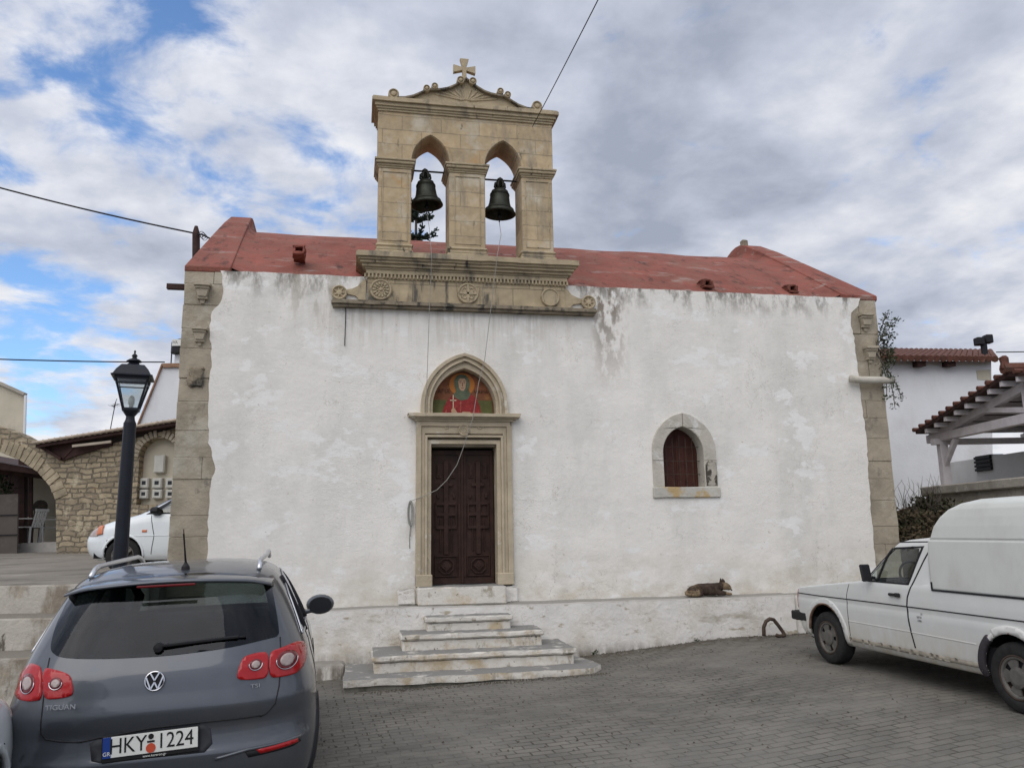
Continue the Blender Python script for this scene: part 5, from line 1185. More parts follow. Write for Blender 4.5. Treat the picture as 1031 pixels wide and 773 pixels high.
# ================================================================== WHITE HATCHBACKS
def hatch(loc, rz, label, group):
    t = empty('parked_car', loc, (0, 0, rz)); bpy.context.view_layer.update(); tag(t, label, 'car', group)
    LV = [(.20,-3.0,.60,.74),(.28,-3.15,.70,.79),(.40,-3.2,.755,.815),(.52,-3.2,.77,.82),(.62,-3.18,.74,.82),(.72,-3.15,.66,.818),(.80,-3.12,.50,.812),(.87,-3.10,.30,.80),(.925,-3.08,.08,.785),(.97,-3.05,-.08,.765),(1.10,-2.98,-.32,.725),(1.25,-2.85,-.62,.68),(1.36,-2.7,-.98,.63),(1.41,-2.55,-1.2,.56),(1.44,-2.3,-1.5,.40)]
    S = Shell(car_shell(LV, .5, 4, .75, 3.2, dz=.02, na=18, ns=60)); Wn = [(-.36,.965),(-.82,1.27),(-1.45,1.335),(-2.1,1.34),(-2.55,1.20),(-2.75,.98)]
    shr = lambda P, k: [((x-sum(p[0] for p in P)/len(P))*k+sum(p[0] for p in P)/len(P), (z-sum(p[1] for p in P)/len(P))*k+sum(p[1] for p in P)/len(P)) for x, z in P]
    for f in ('left', 'right'): S.cut(shr(Wn, .94), f); S.cut(arc(0,.29,.33,-40,220), f); S.cut(arc(-2.4,.29,.33,-40,220), f)
    S.cut([(-.62,1.0),(.62,1.0),(.52,1.33),(-.52,1.33)], 'front', -1.5)
    S.build('body', m_hatch, t)
    for f in ('left', 'right'):
        S.patch(Wn, f, 'side_window', g_clear, t, .002, 0); S.patch(shr(Wn, 1.04), f, 'window_seal', m_black, t, .004, .008, hole=shr(Wn, .93)); S.seam([(-1.55,.97),(-1.6,1.34)], f, 'door_pillar', m_black, t, .03)
        S.seam([(-.42,.94),(-.50,.6),(-.46,.30)], f, 'door_seam', m_black, t, .006); S.seam([(-1.56,.95),(-1.56,.30)], f, 'door_seam', m_black, t, .006); S.seam([(-.1,.60),(-2.9,.62)], f, 'rubbing_strip', m_hatch, t, .008)
        S.patch(ring_poly(0,.29,.315,.35,-5,185), f, 'arch_lip', m_hatch, t, .008, .03); S.patch([(.44,.60),(.62,.60),(.66,.72),(.55,.79),(.38,.80),(.36,.70)], f, 'headlight', m_clearlens, t, .006, .02, sp=.02); S.patch([(.34,.64),(.43,.62),(.45,.76),(.35,.77)], f, 'indicator', m_orlens, t, .008, .02, sp=.02)
        S.patch([(-.38,.66),(-.30,.66),(-.30,.70),(-.38,.70)], f, 'side_marker', m_orlens, t, .006, .008, sp=.02)
    S.patch([(-.60,1.0),(.60,1.0),(.52,1.34),(-.52,1.34)], 'front', 'windscreen', g_clear, t, .003, 0); S.patch([(-.35,.50),(.35,.50),(.35,.62),(-.35,.62)], 'front', 'grille', m_black, t, .004, .01)
    for s in (-1, 1): q = MB(); q.beam((s*.72,-.52,.98),(s*.90,-.50,1.03), .16, .11, .03); q.build('wing_mirror', m_black, t)
    for x in (-.34, .34): seat(t, x, -1.35, .48, mat('grey cloth seat', (.12,.12,.13), .9))
    MB().box(-.66,.66,-.60,-.25,.70,.93,.05).build('dashboard', m_dark, t); MB().box(-.72,.72,-3.0,.5,.24,.42).build('floor_pan', m_dark, t)
    for cy in (0, -2.4):
        for s in (-1, 1): wheel(t, s*.72, cy, .28, .285, .17, s, 'spoke'); liner(t, s, cy, .30, .35, .48, .75)
    return t
b_ = dep(121, 573, 12.2); HS = hatch((b_.x+.12, b_.y+.66, 1.262), R(90)-YAW+R(4), 'small white hatchback in the raised yard, its rear half hidden by the church corner', 'white hatchbacks'); HS.scale = (.9,.9,.9)
c_ = dep(13, 690, 5.0); HL = hatch((c_.x-.80, c_.y-.55, -.10), R(4), 'white car of which only the flank shows at the left edge beside the blue-grey SUV', 'white hatchbacks'); HL.scale = (1.12,1.12,1.26)
for ch in HL.children:
    if ch.name.startswith('indicator'): ch.data.materials[0] = m_clearlens

# ================================================================== BACKGROUND, measured in a frame facing the camera
TB = Matrix.Translation((CAMP.x, CAMP.y, 0)) @ Matrix.Rotation(-YAW, 4, 'Z'); TBi = TB.inverted()
def bk(px, py, d): p = TBi @ dep(px, py, d); return (p.x, p.z)
def bw(px, py, d): p = TBi @ dep(px, py, d); return Vector((p.x, d, p.z))
class BB(MB):
    def put(s, name, m, root, **k):
        w = Vector(root.location); q = root.parent
        while q: w += q.location; q = q.parent
        for v in s.bm.verts: v.co = (TB @ v.co) - w
        return s.build(name, m, root, **k)
    def solo(s, name, m, **k):
        vs = s.bm.verts; c = sum((v.co for v in vs), Vector())/len(vs); c.z = min(v.co.z for v in vs); w = TB @ c
        for v in vs: v.co = (TB @ v.co) - w
        o = s.build(name, m, None, **k); o.location = w; return o
def bkroot(name, px, py, d, label, cat, group=None):
    p = dep(px, py, d); return tag(empty(name, p), label, cat, group)
def pg(P, d): return [bk(a, b, d) for a, b in P]
def pl3(p, q, r_, d): pass
# rubble building with the arched gateway
def rubble():
    t = bkroot('stone_house', 100, 556, 20, 'low rubble-stone house with a sloping tiled roof and an arched gateway behind the lamp post', 'house')
    P = [(225,566),(57,566),(56,501),(50,488),(38,474),(20,462),(0,454),(-30,449),(-60,452),(-95,470),(-115,495),(-116,566),(-170,566),(-170,470),(-100,440),(-60,428),(-30,424),(0,429),(20,437),(45,451),(62,463),(75,457),(110,447),(150,438),(175,431),(225,429)]
    xs0, zb = bk(137, 508, 20); x1 = bk(176, 508, 20)[0]; zt = bk(155, 441, 20)[1]; w = (x1-xs0)/2; xc = (x1+xs0)/2
    nich = pointed(xc, w, zb, zt-zb, (zt-zb)-w*.98, 10)
    BB().prism([pg(P, 20), nich], 20, 20.45).put('wall', m_rubble, t)
    BB().prism([pointed(xc, w+.02, zb-.03, zt-zb+.05, (zt-zb)-w*.98, 10)], 20.25, 20.30).put('niche_back', m_tan, t)
    m = BB()   # voussoirs over the niche and the gateway
    n = 17
    for k in range(n):
        a = pi*(k+.5)/n; r0_, r1_ = w+.01, w+.20; zz = zt-w
        m.beam((xc+r0_*cos(a), 19.985, zz+r0_*sin(a)), (xc+r1_*cos(a), 19.985, zz+r1_*sin(a)), .05, pi*w/n*.97, .012)
    m.put('niche_arch', m_quoin, t)
    m = BB(); A = [(56,503),(50,489),(38,475),(20,463),(0,455),(-30,450),(-60,453)]; rnd = random.Random(4)
    for (a, b) in zip(A, A[1:]):
        L = math.hypot(b[0]-a[0], b[1]-a[1]); k = max(1, int(L/5.2)); nx, ny = -(b[1]-a[1])/L, (b[0]-a[0])/L
        for i in range(k):
            px, py = a[0]+(b[0]-a[0])*(i+.5)/k, a[1]+(b[1]-a[1])*(i+.5)/k; h = rnd.uniform(13, 17)
            s_ = 1 if (ny < 0) else -1
            p0 = bw(px, py, 20.0); p1 = bw(px+nx*h*s_, py+ny*h*s_, 20.0); m.beam(p0, p1, L/k*.0245, .05, .008, upv=(0,1,0))
    m.put('gateway_arch', mat('arch stones', (.34,.285,.20), .92, var=.35, vscale=2.2, bump=.02, bscale=12, stains=[((.20,.17,.125), 4, .55, .1, (1,1,1))]), t)
    # roof: single slope rising to the right
    m = BB(); a0, a1 = bw(36, 447, 19.7), bw(185, 423, 19.7)
    b0, b1 = a0+Vector((0,5,.1)), a1+Vector((0,5,.1))
    for q in range(2):
        up_ = Vector((0,0,.10*q)); 
    vs = [a0, a1, b1, b0]; T = Vector((0,0,-.09)); A = [m.bm.verts.new(v) for v in vs]; B = [m.bm.verts.new(v+T) for v in vs]; m.bm.faces.new(A); m.bm.faces.new(B[::-1])
    for i in range(4): j = (i+1)%4; m.bm.faces.new((A[i],A[j],B[j],B[i]))
    rf = m.put('roof', m_dwood, t)
    m = BB(); n = 26
    for i in range(n):
        p = a0.lerp(a1, (i+.5)/n); m.tube([p+Vector((-.12,-.06,.015)), p+Vector((.12,-.06,.045))], .035, 8); m.tube([p+Vector((0,-.06,.03)), p+Vector((0,5,.1))], .05, 6)
    m.put('roof_tiles', mat('pale weathered tiles', (.40,.33,.26), .9, var=.2, vscale=6, stains=[((.15,.12,.10), 5, .6, .1, (1,1,1))]), t)
    m = BB(); m.beam(bw(73,449,19.75), bw(112,444.5,19.75), .05, .06); m.put('fascia_board', mat('pale fascia', (.42,.36,.29), .8), rf)
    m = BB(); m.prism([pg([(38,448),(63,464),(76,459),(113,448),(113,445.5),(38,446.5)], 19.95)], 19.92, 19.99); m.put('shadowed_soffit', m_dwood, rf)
    m = BB(); m.beam(bw(42,450,19.9), bw(62,462,19.9), .12, .07); m.beam(bw(63,462,19.95), bw(76,449,19.95), .1, .06); m.put('rafter', m_dwood, rf)
    # room behind the gateway
    m = BB(); m.prism([pg([(30,472),(62,472),(62,560),(30,560)], 24)], 24, 24.2); m.put('inner_wall', m_tan, t)
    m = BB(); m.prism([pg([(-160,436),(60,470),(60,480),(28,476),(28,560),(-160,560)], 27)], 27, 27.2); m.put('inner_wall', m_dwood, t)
    m = BB(); m.prism([pg([(14,547),(60,545),(60,562),(14,562)], 21.2)], 21.2, 26); m.put('porch_floor', mat('white porch tiles', (.42,.40,.37), .7, var=.1, vscale=6), t)
    for (px, w_) in ((23,.16),(31,.08)):
        m = BB(); m.beam(bw(px, 562, 21.9), bw(px+.3, 462, 21.9), w_, w_); m.put('porch_post', m_dwood, t)
    m = BB(); m.beam(bw(-60,468,21.7), bw(58,481,21.7), .3, .14); m.put('porch_beam', m_dwood, t)
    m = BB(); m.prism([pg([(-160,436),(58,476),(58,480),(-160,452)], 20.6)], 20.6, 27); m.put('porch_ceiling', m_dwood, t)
rubble()
# sheet gate, plants behind it
t = bkroot('gate', 0, 558, 20.6, 'brown-grey sheet-metal gate leaf standing in the stone gateway at the left edge', 'gate')
m = BB(); m.prism([pg([(-40,499),(18,497),(17,559),(-40,561)], 20.6)], 20.6, 20.65); m.put('gate_leaf', m_gate, t)
for q in ((0,518),(0,538)):
    m = BB(); m.beam(bw(-40,q[1]+1.5,20.58), bw(17.5,q[1],20.58), .03, .02); m.put('cross_rail', m_black, t)
def leaves(name, spots, n, size, m, parent=None, label=None, cat=None, seed=1, loc=None, droop=0):
    """spots: (centre, (rx,ry,rz), weight)"""
    rnd = random.Random(seed); bm = bmesh.new(); tw = sum(s_[2] for s_ in spots)
    for c, rr_, w in spots:
        c = Vector(c)
        for i in range(int(n*w/tw)):
            while True:
                p = Vector((rnd.uniform(-1,1), rnd.uniform(-1,1), rnd.uniform(-1,1)))
                if p.length < 1: break
            p = p*(.55+.45*rnd.random()) if rnd.random() < .5 else p
            q = c+Vector((p.x*rr_[0], p.y*rr_[1], p.z*rr_[2])); s = size*rnd.uniform(.5, 1.4); d = Vector((rnd.gauss(0,1), rnd.gauss(0,1), rnd.gauss(0,.8)-droop)).normalized(); e = d.orthogonal().normalized(); e.rotate(Matrix.Rotation(rnd.uniform(0,6.28), 3, d)) ; f_ = d.cross(e)*.12*s
            v = [bm.verts.new(q), bm.verts.new(q+d*s*.5+e*s*.28+f_), bm.verts.new(q+d*s), bm.verts.new(q+d*s*.5-e*s*.28+f_)]; bm.faces.new(v)
    if loc is not None:
        for v in bm.verts: v.co -= Vector(loc)
    me = bpy.data.meshes.new(name); bm.to_mesh(me); bm.free(); o = link(name, me, m, parent)
    if loc is not None: o.location = loc
    if label: tag(o, label, cat)
    return o
p0 = dep(5, 487, 22); t = tag(empty('climbing_plant', dep(4, 558, 22)), 'green climbing plant showing above the sheet gate inside the stone gateway', 'plant')
leaves('foliage', [(Vector(dep(3,484,22))-t.location, (.28,.2,.30), 2), (Vector(dep(7,497,22))-t.location, (.30,.2,.3), 2), (Vector(dep(-12,480,22))-t.location, (.35,.2,.4), 2)], 420, .10, m_leaf, t)
m = MB(); m.tube([(0,0,0), Vector(dep(5,500,22))-t.location, Vector(dep(12,474,22))-t.location], .02, 6); m.build('stem', m_bark, t)
def chair(px, py, d, s, rz, label):
    t = tag(empty('garden_chair', dep(px, py, d), (0,0,rz)), label, 'chair', 'white plastic garden chairs'); 
    m = MB(); m.box(-.24,.24,-.24,.24,.42,.45,.01); m.build('seat', m_plasticw, t)
    for x in (-.22,.22):
        for y in (-.22,.22): m = MB(); m.beam((x*1.1,y*1.1,0),(x,y,.44), .05, .04, .006); m.build('leg', m_plasticw, t)
        m = MB(); m.beam((x*1.08,.22,.44),(x*1.08,.22,.66), .04, .04); m.beam((x*1.08,.26,.66),(x*1.08,-.26,.66), .05, .03); m.build('armrest', m_plasticw, t)
    m = MB(); 
    for i in range(5): m.beam((-.18+i*.09,-.24,.44),(-.18+i*.09,-.34,.86), .05, .02)
    m.beam((-.24,-.35,.88),(.24,-.35,.88), .03, .07); m.build('backrest', m_plasticw, t)
chair(28, 547, 21.8, 1, R(70), 'white plastic garden chair nearest the brown gate on the porch'); chair(49, 547, 22.6, 1, R(-70), 'white plastic garden chair against the right side of the gateway')
t = tag(empty('round_table', dep(39, 547, 22.6)), 'small round table between the two white garden chairs on the porch', 'table'); MB().lathe([(.34,.70),(.34,.73),(.001,.73)], (0,0,0), 20).build('tabletop', m_tan, t); MB().tube([(0,0,0),(0,0,.71)], .04, 8).build('leg', m_dwood, t)
t = tag(empty('wooden_chair', dep(37, 547, 23.4)), 'dark wooden chair with a rounded back standing behind the porch table', 'chair')
for x in (-.14,.14): MB().beam((x,0,0),(x,.03,.95), .035, .035).build('leg', m_bark, t)
MB().prism([circ(0,1.05,.20,16)], .0, .04).build('backrest', m_bark, t); MB().box(-.2,.2,-.35,.05,.43,.47,.01).build('seat', m_bark, t)
for x in (-.14,.14): MB().beam((x,-.32,0),(x,-.32,.44), .035, .035).build('leg', m_bark, t)
# meter cabinets in the niche
def cab(x0, y0, x1, y1, label, win_=True):
    a, b = bw(x0, y1, 20.1), bw(x1, y0, 20.1); w, h = b.x-a.x, b.z-a.z; t = tag(empty('meter_box', TB @ Vector(((a.x+b.x)/2, 20.25, a.z)), (0,0,-YAW)), label, 'meter box', 'grey electricity meter boxes in the wall niche')
    MB().box(-w/2, w/2, -.14, 0, 0, h, .012).build('cabinet', m_meter, t); MB().box(-w/2+.02, w/2-.02, -.155, -.14, .02, h-.02, .006).build('door', m_meter, t)
    if win_: MB().box(-w*.22, w*.22, -.162, -.154, h*.35, h*.72, .003).build('window', m_glassd, t)
cab(154,458,166,476,'larger plain grey box at the top of the wall niche, above the meters', False)
cab(140,481,149.5,491.5,'upper left windowed meter box in the wall niche'); cab(139.5,492.5,149,502,'lower left windowed meter box in the wall niche')
cab(152.5,481,163,491.5,'upper middle windowed meter box in the wall niche'); cab(152.5,492.5,163,502,'lower middle windowed meter box in the wall niche'); cab(166,481,176,491.5,'upper right windowed meter box in the wall niche, cut by the church corner'); cab(166,492.5,176,502,'lower right windowed meter box in the wall niche, cut by the church corner')
# TV antenna
t = tag(empty('tv_antenna', dep(110, 436, 21.5), (0,0,-YAW)), 'thin television antenna leaning above the tiled roof of the stone house', 'antenna')
MB().tube([(0,0,-.1),(.06,0,.45),(.11,0,.86)], .012, 6).build('mast', m_iron, t)
m = MB(); m.tube([(.0,0,.74),(.22,0,.80)], .008, 5); 
for k in range(4): m.tube([(.02+k*.06,-.2,.74+.018*k),(.02+k*.06,.2,.74+.018*k)], .005, 4)
m.tube([(.06,0,.70),(.14,0,.95)], .008, 5); m.build('aerial_bars', m_iron, t)
# cream building far left
t = bkroot('cream_building', 0, 556, 35, 'cream rendered house rising at the far left edge behind the stone arch', 'house')
m = BB(); m.prism([pg([(-160,366),(-60,366),(0,386),(25,397.5),(23.5,560),(-160,560)], 35)], 35, 45)
for v in m.bm.verts: v.co.x -= (v.co.y-35)*.66
m.put('wall', m_tan, t)
m = BB(); m.beam(bw(-60,365.5,34.95), bw(0,385.5,34.95), .25, .12); m.beam(bw(0,385.5,34.95), bw(25.5,397,34.95), .25, .12); m.put('roof_edge', m_ledge, t)
m = BB(); m.tube([bw(25.8,398,34.8), bw(24.6,440,34.8), bw(22,540,34.8)], .06, 8); m.put('drainpipe', m_wwall, t)
# white house with tank behind
t = bkroot('white_house', 160, 470, 30, 'white rendered house end with a sloping parapet behind the church corner at left', 'house')
m = BB(); m.prism([pg([(132,470),(139,428),(157,384),(164,366.5),(196,366),(196,470)], 30)], 30, 38); m.put('wall', m_wwall, t)
m = BB(); m.prism([pg([(163.5,366),(196,365.5),(196,369.5),(164.5,370)], 29.95)], 29.9, 30.0); m.beam(bw(163.5,366.5,29.95), bw(157,383.5,29.95), .1, .05); m.beam(bw(157,383.5,29.95), bw(139,427.5,29.95), .1, .05); m.put('parapet', mat('brown parapet edge', (.28,.17,.11), .9, var=.3), t)
t = tag(empty('water_tank', dep(180, 365.5, 30.6), (0,0,-YAW)), 'black water tank with a white label on a rooftop frame left of the church corner', 'water tank')
q = lambda px, py: (lambda v: (v.x-(TBi @ t.location).x, v.z-t.location.z))(bw(px, py, 30.6))
x0, z0 = q(170.5,355); x1, z1 = q(192,341.5)
MB().lathe([(.001,0),(z1*0+(x1-x0)/2,.0),((x1-x0)/2,.42),((x1-x0)*.40,.50),((x1-x0)*.2,.58),(.001,.60)], ((x0+x1)/2,.2,z0), 24).build('tank', m_black, t, smooth=False)
q_ = MB(); a = q(175.5,349.5); b = q(185,342.8); q_.box(a[0], b[0], -.235, -.225, a[1], b[1]); lab = q_.build('label', m_plate, t); text('lettering', 'Ηλ', .16, m_black2, lab, ((a[0]+b[0])/2-.05, -.237, (a[1]+b[1])/2), (R(90),0,0))
for x in (x0+.05, (x0+x1)/2, x1-.05): MB().tube([(x,.1,0),(x,.1,z0+.02)], .025, 6).build('leg', m_iron, t)
MB().box((x0+x1)/2-.28, (x0+x1)/2+.22, .2, .3, 0, z0-.03, .02).build('heater', m_wwall, t)
# utility pole and cables
pb = dep(197, 560, 24); t = tag(empty('utility_pole', (pb.x, pb.y, 1.2)), 'dark wooden utility pole rising behind the left gable parapet', 'pole'); tp = dep(197.5, 229, 24)
m = MB(); m.tube([(0,0,0), (Vector(tp)-t.location)*.98+Vector((0,0,0)), Vector(tp)-t.location+Vector((0,0,.04))], [.13,.115,.05], 12); m.build('post', m_bark if 0 else m_dwood, t)
m = MB(); hp = Vector(dep(203,236,24))-t.location
m.tube([Vector(dep(199,236,23.8))-t.location, hp, Vector(dep(213,241,24))-t.location], .03, 6)
for k in range(3): m.tube([hp+Vector((.08*cos(a_*pi/5)+.05*k,0,.10*sin(a_*pi/5)-.05*k)) for a_ in range(10)], .010, 4, closed=True)
m.build('insulator', m_wire, t)
def cable(name, a, b, sag, r, label, n=20, cat='cable'):
    a, b = Vector(a), Vector(b); P = [a.lerp(b, i/n)-Vector((0,0,sag*4*(i/n)*(1-i/n))) for i in range(n+1)]; m = MB(); m.tube([p-a for p in P], r, 5); o = m.build(name, m_wire, smooth=True); o.location = a; return tag(o, label, cat)
cable('overhead_cable', dep(-260,108,24), dep(196,235,24), .30, .028, 'thick black cable running from the upper left edge to the wooden pole')
cable('overhead_cable', dep(-200,352,25), dep(166,364.5,29.5), .10, .024, 'black cable crossing behind the lantern towards the white house')
cable('overhead_cable', dep(206,237,24), (4.5,14,11.2), .1, .018, 'short cable leaving the wooden pole and passing behind the red parapet') if 0 else None
a = fp(536,128,-.0); cable('overhead_cable', (a[0], -.01, a[1]), dep(640,-75,6.5), .02, .007, 'thin cable slanting up from the bell gable to the top of the picture')
cable('overhead_cable', dep(1003,354.5,20), dep(1300,338,22), .1, .014, 'thin cable running right from the tiled white house')
# araucaria behind the belfry
def araucaria():
    D_ = 30; top = Vector(dep(419, 203, D_)); base = Vector((top.x, top.y, 1.2)); t = tag(empty('norfolk_pine', base), 'dark tiered pine seen through the left arch of the bell gable', 'tree'); H = top.z-1.2
    m = MB(); m.tube([(0,0,0),(0,0,H*.6),(0,0,H)], [.28,.13,.03], 8); m.build('trunk', m_bark, t); rnd = random.Random(5); m = MB()
    for zz, Rw, k in ((H-.08,.25,5),(H-.40,.62,6),(H-.72,.88,7),(H-1.50,1.05,7),(H-2.4,1.5,7),(H-3.3,1.8,7),(H-4.3,2.1,8),(H-5.4,2.3,8),(H-6.6,2.5,8)):
        for j in range(k):
            a = 2*pi*j/k+rnd.uniform(-.2,.2)+zz; L = Rw*.8*rnd.uniform(.85,1.1); P = [Vector((L*s_*cos(a), L*s_*sin(a), zz-.10*sin(s_*pi)*L+.22*s_*s_*L)) for s_ in (0,.25,.5,.75,1)]; m.tube(P, [.03,.025,.02,.018,.012], 5)
            for i in range(int(60*L)):
                s_ = rnd.uniform(.15, 1); p = Vector((L*s_*cos(a), L*s_*sin(a), zz-.10*sin(s_*pi)*L+.22*s_*s_*L)); d = Vector((rnd.gauss(0,.6), rnd.gauss(0,.6), abs(rnd.gauss(.5,.4)))).normalized(); m.beam(p, p+d*rnd.uniform(.08,.20), .02, .045)
    m.build('crown', m_leaf2, t)
araucaria()

# ---------- right-hand side
t = bkroot('white_house', 940, 520, 20, 'tall white house with a red tiled roof behind the right church corner', 'house')
m = BB(); m.prism([pg([(860,362.5),(998,363.8),(1001,560),(860,560)], 20)], 20, 28); m.put('wall', m_wwall, t)
m = BB(); A = [bw(860,362,19.7), bw(1004,363.5,19.7), bw(1004,363.5,19.7)+Vector((3.6,6,1.5)), bw(860,362,19.7)+Vector((3.6,6,1.5))]; T = Vector((0,0,.10)); a_ = [m.bm.verts.new(v) for v in A]; b_ = [m.bm.verts.new(v+T) for v in A]; m.bm.faces.new(a_); m.bm.faces.new(b_[::-1])
for i in range(4): j = (i+1)%4; m.bm.faces.new((a_[i],a_[j],b_[j],b_[i]))
rf = m.put('roof', m_tile, t)
m = BB(); n = 22; A0, A1 = bw(862,360,19.62), bw(1005,361.5,19.62)
for i in range(n):
    p = A0.lerp(A1, (i+.5)/n); m.tube([p, p+Vector((1.8,3,.75)), p+Vector((3.66,6.1,1.53))], [.085,.08,.08], 8)
for k in range(9): s_ = k/9; m.beam(A0+Vector((3.6*s_,.08+6*s_,.03+1.5*s_)), A1+Vector((3.6*s_,.08+6*s_,.03+1.5*s_)), .05, .10)
m.put('roof_tiles', m_tile, rf)
for px in (927, 957):
    m = BB(); p = bw(px,366.5,19.8); m.beam(p-Vector((0,.05,0)), p+Vector((0,.5,.05)), .22, .13); m.put('rafter_end', m_dwood, rf)
m = BB(); m.prism([pg([(983,373),(997,372),(998,383),(984,382)], 20)], 19.985, 20.02); m.put('bare_stone', m_tan, t)
tt = tag(empty('roof_loudspeaker', dep(991, 352, 21), (0,0,-YAW)), 'dark twin-headed loudspeaker on a short mast at the right end of the tiled roof', 'loudspeaker')
MB().box(-.07,.07,-.05,.05,-.4,.22,.01).build('mast', m_black, tt); MB().box(-.22,-.02,-.12,.10,.12,.33,.02).build('horn', m_black, tt); MB().box(.03,.22,-.12,.10,.17,.40,.02).build('horn', m_black, tt)
# timber shed
U = 8.5
def su(px, py, u=U):
    d = u*FPX/(px-515.5)
    for _ in range(6):
        p = TBi @ dep(px, py, d); d *= u/p.x
    return TBi @ dep(px, py, d)
t = tag(empty('timber_shelter', TB @ Vector((9.8, 14.5, 2.45))), 'open timber shelter with a tiled gable roof and pale painted beams at the right edge', 'shelter')
def bmz(name, a, b, w, h, mt=m_timber, off=(0,0,0), rep=1, **k):
    m = BB(); m.beam(a+Vector(off), b+Vector(off), w, h, .008, **k); return m.put(name, mt, t)
e0, rdg = su(922,437), su(1014,379); e1 = Vector((U, 2*rdg.y-e0.y, e0.z)); XA, XB = 0, 4.5; UT = U+.32
for a, b, nm in ((e0, rdg, 'roof'), (e1, rdg, 'roof')):
    m = BB(); A = [a+Vector((XA,0,0)), b+Vector((XA,0,0)), b+Vector((XB,0,0)), a+Vector((XB,0,0))]; T = Vector((0,0,.07)); p_ = [m.bm.verts.new(v) for v in A]; q_ = [m.bm.verts.new(v+T) for v in A]; m.bm.faces.new(p_); m.bm.faces.new(q_[::-1])
    for i in range(4): j = (i+1)%4; m.bm.faces.new((p_[i],p_[j],q_[j],q_[i]))
    rf = m.put('roof', m_dwood, t)
    m = BB(); n = 12
    for i in range(n+1): p = a.lerp(b, i/n); m.tube([p+Vector((XA-.05,0,.09)), p+Vector((XB,0,.09))], .045, 6)
    for i in range(22): x = XA+.1+i*.2; m.tube([a+Vector((x,0,.10)), b+Vector((x,0,.085))], .05, 6)
    m.put('roof_tiles', m_tile, rf)
    m = BB()
    for i in range(1, 9): p = a.lerp(b, i/8.6); m.beam(p+Vector((XA+.015,0,-.045)), p+Vector((XB,0,-.045)), .07, .09)
    m.put('purlin', m_timber, rf)
m = BB(); m.tube([rdg+Vector((XA-.06,0,.14)), rdg+Vector((XB,0,.14))], .10, 8); m.put('ridge_tiles', m_tile, t)
m = BB(); p = rdg+Vector((XA-.02,0,.24)); m.box(p.x-.07,p.x+.07,p.y-.06,p.y+.06,p.z-.12,p.z+.12,.03).rough(.02,9,.06,2); m.put('ridge_finial', m_tile, t)
c0 = su(938,441,UT); rdg = Vector((UT, rdg.y, rdg.z)); c1m = Vector((UT, 2*rdg.y-c0.y, c0.z)); mid = Vector((UT, rdg.y, c0.z))
for u_ in (0, 2.0, 4.0):
    o_ = (u_, 0, 0)
    bmz('rafter', c0, rdg-Vector((0,0,.16)), .12, .16, off=o_); bmz('rafter', c1m, rdg-Vector((0,0,.16)), .12, .16, off=o_)
    bmz('tie_beam', c0-Vector((0,-.1,.02)), c1m-Vector((0,.1,.02)), .14, .17, off=o_); bmz('king_post', mid, rdg-Vector((0,0,.2)), .14, .16, off=o_, upv=(0,1,0))
    h1 = c0.lerp(rdg, .62); bmz('strut', mid+Vector((0,.08,.12)), h1-Vector((0,0,.14)), .10, .10, off=o_); h2 = c1m.lerp(rdg, .62); bmz('strut', mid+Vector((0,-.08,.12)), h2-Vector((0,0,.14)), .10, .10, off=o_)
    pb = Vector((UT, c0.y-.38, su(952,489,UT).z)); bmz('post', pb, pb+Vector((0,.0,c0.z-pb.z-.06)), .16, .16, off=o_, upv=(0,1,0)); bmz('brace', pb+Vector((0,-.04,.42)), pb+Vector((0,-.55,c0.z-pb.z-.10)), .09, .10, off=o_)
    pb2 = Vector((UT, c1m.y+.38, pb.z)); bmz('post', pb2, pb2+Vector((0,.0,c0.z-pb.z-.06)), .16, .16, off=o_, upv=(0,1,0))
bmz('wall_plate', c0+Vector((-.2,-.38,-.12)), c0+Vector((4.3,-.38,-.12)), .14, .12)
# wall under and behind the shelter
t2 = tag(empty('retaining_wall', TB @ Vector((10, 14, 1.4))), 'stained concrete retaining wall carrying the timber shelter behind the van canopy', 'wall')
zc_ = su(950,490).z; m = BB(); m.box(U-.22, 14, 9.5, 16.35, zc_-.15, zc_+.02, .02); m.box(U-.12, 14, 9.6, 16.2, .3, zc_-.15); m.rough(.01, 2, .4, 2); m.put('coping', m_ledge, t2)
UB = 10.0; t3 = tag(empty('low_white_wall', TB @ Vector((UB, 14, zc_))), 'low white wall with a small shuttered opening inside the timber shelter', 'wall')
wt = [su(957,470,UB), su(1031,449,UB)]; zw = (wt[0].z+wt[1].z)/2; w0, w1 = su(984,475,UB), su(998,457,UB)
MB_ = BB(); SWP = Matrix(((0,1,0,0),(1,0,0,0),(0,0,1,0),(0,0,0,1)))
MB_.prism([[(9.8,zc_),(18.3,zc_),(18.3,zw),(9.8,zw)], rect(min(w0.y,w1.y), max(w0.y,w1.y), w0.z, w1.z)], UB, UB+.25, SWP); MB_.put('wall', m_wwall, t3)
m = BB(); m.box(UB-.012, UB+.02, min(w0.y,w1.y), max(w0.y,w1.y), w0.z, w1.z); 
for i in range(4): z_ = w0.z+(w1.z-w0.z)*(i+.5)/4; m.box(UB-.05, UB-.012, min(w0.y,w1.y), max(w0.y,w1.y), z_-.03, z_+.02)
m.put('shutter', m_black, t3)
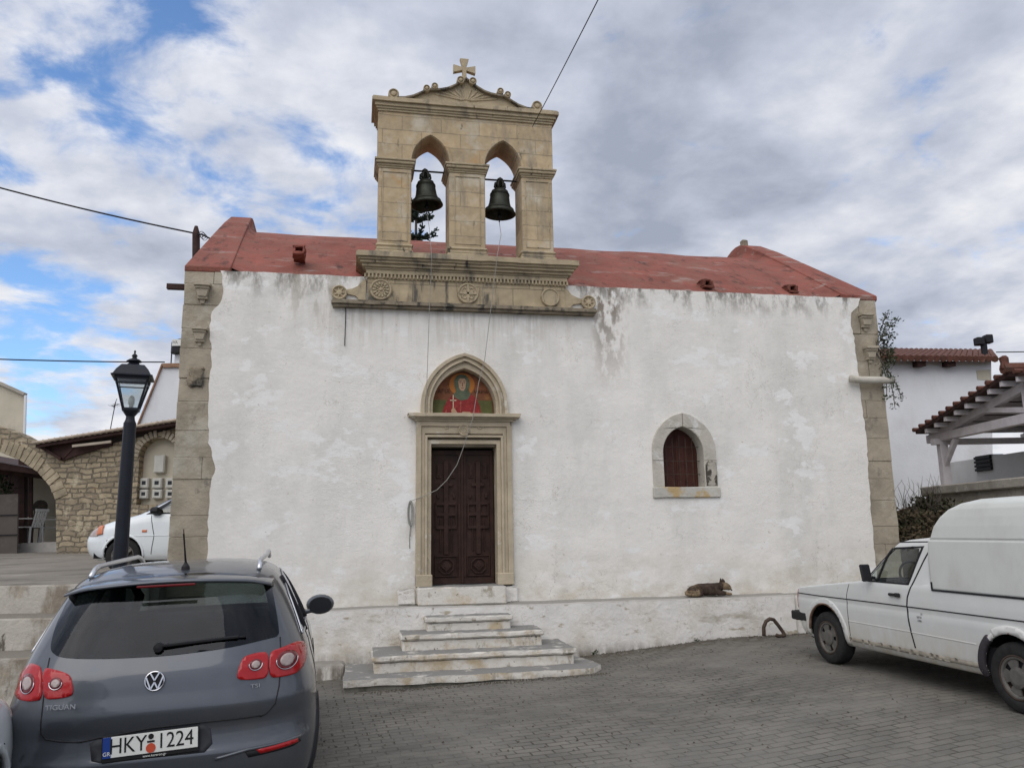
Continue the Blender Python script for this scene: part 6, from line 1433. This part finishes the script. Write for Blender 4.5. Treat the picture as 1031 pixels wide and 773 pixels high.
# scrub on the bank
t = tag(empty('scrub_bush', dep(925, 548, 14.5)), 'dark scrubby bush with bare twigs between the church corner and the van canopy', 'bush')
L0 = t.location; V_ = lambda px, py, d: Vector(dep(px, py, d))-L0
leaves('foliage', [(V_(915,532,14), (.45,.4,.30), 3), (V_(930,522,14.5), (.42,.4,.30), 4), (V_(948,518,14.5), (.4,.4,.28), 2), (V_(905,540,13.8), (.3,.3,.25), 2), (V_(932,506,14.5), (.2,.2,.16), 1)], 3600, .085, mat('scrub leaves', (.065,.062,.034), .8, var=.6, vscale=6), t)
leaves('dry_foliage', [(V_(912,522,14), (.5,.4,.22), 2), (V_(925,540,13.6), (.5,.3,.2), 2), (V_(955,525,13.8), (.6,.3,.2), 2)], 1100, .09, m_dry, t, seed=4)
rnd = random.Random(9); m = MB()
for i in range(46):
    p = V_(rnd.uniform(902,946), rnd.uniform(505,530), 14.2); a = p; 
    for k in range(3): b = a+Vector((rnd.gauss(0,.05), rnd.gauss(0,.05), rnd.uniform(.08,.20))); m.tube([a, b], [.006-.0015*k, .0045-.0015*k], 4); a = b
m.build('twig', m_bark, t)
# hanging plant on the church corner
def hang():
    t = tag(empty('caper_plant', (8.72, -.03, 5.0)), 'leafy caper plant rooted high in the right stone corner and hanging down', 'plant'); rnd = random.Random(12); m = MB(); sp_ = []
    lo = lambda px, py: Vector((fp(px, py, -.05)[0], -.05, fp(px, py, -.05)[1]))-t.location
    for (a, b, c) in (((884,352),(893,330),(903,322)),((884,352),(890,322),(896,316)),((884,352),(898,345),(902,352)),((885,355),(894,378),(895,410)),((884,356),(898,385),(899,402)),((884,352),(888,338),(891,325)),((885,356),(891,372),(889,400)),((885,352),(897,338),(904,336)),((884,350),(895,358),(903,362))):
        A, B, C_ = lo(*a), lo(*b), lo(*c); A.x -= .05; off = rnd.uniform(-.15,.15); B.y += off; C_.y += off*1.4; P = [A.lerp(B, k/6).lerp(B.lerp(C_, k/6), k/6) for k in range(7)]; m.tube(P, .007, 4)
        for q in P[2:]: sp_.append((q, (.09,.09,.09), .8))
    sp_ += [(lo(891,354), (.15,.14,.16), 5), (lo(896,364), (.13,.14,.11), 3)]
    m.build('stem', m_bark, t); leaves('foliage', sp_, 1000, .045, mat('caper leaves', (.050,.062,.030), .7, var=.5, vscale=9), t, seed=3)
hang()
# sprigs of weed at the wall foot
def weed(x, y, z, s, seed, label):
    o = leaves('weed', [(Vector((x, y, z+s*.5)), (s*.8, s*.4, s*.6), 1)], 26, s*.7, m_leaf, None, label, 'weed', seed, (x, y, z)); return tag(o, group='weeds along the plinth')
weed(3.35, -.47, gz(3.35,-.47), .06, 1, 'tiny weed at the plinth foot just right of the entrance steps'); weed(4.9, -.46, gz(4.9,-.46), .05, 2, 'tiny weed at the plinth foot below the sleeping dog')
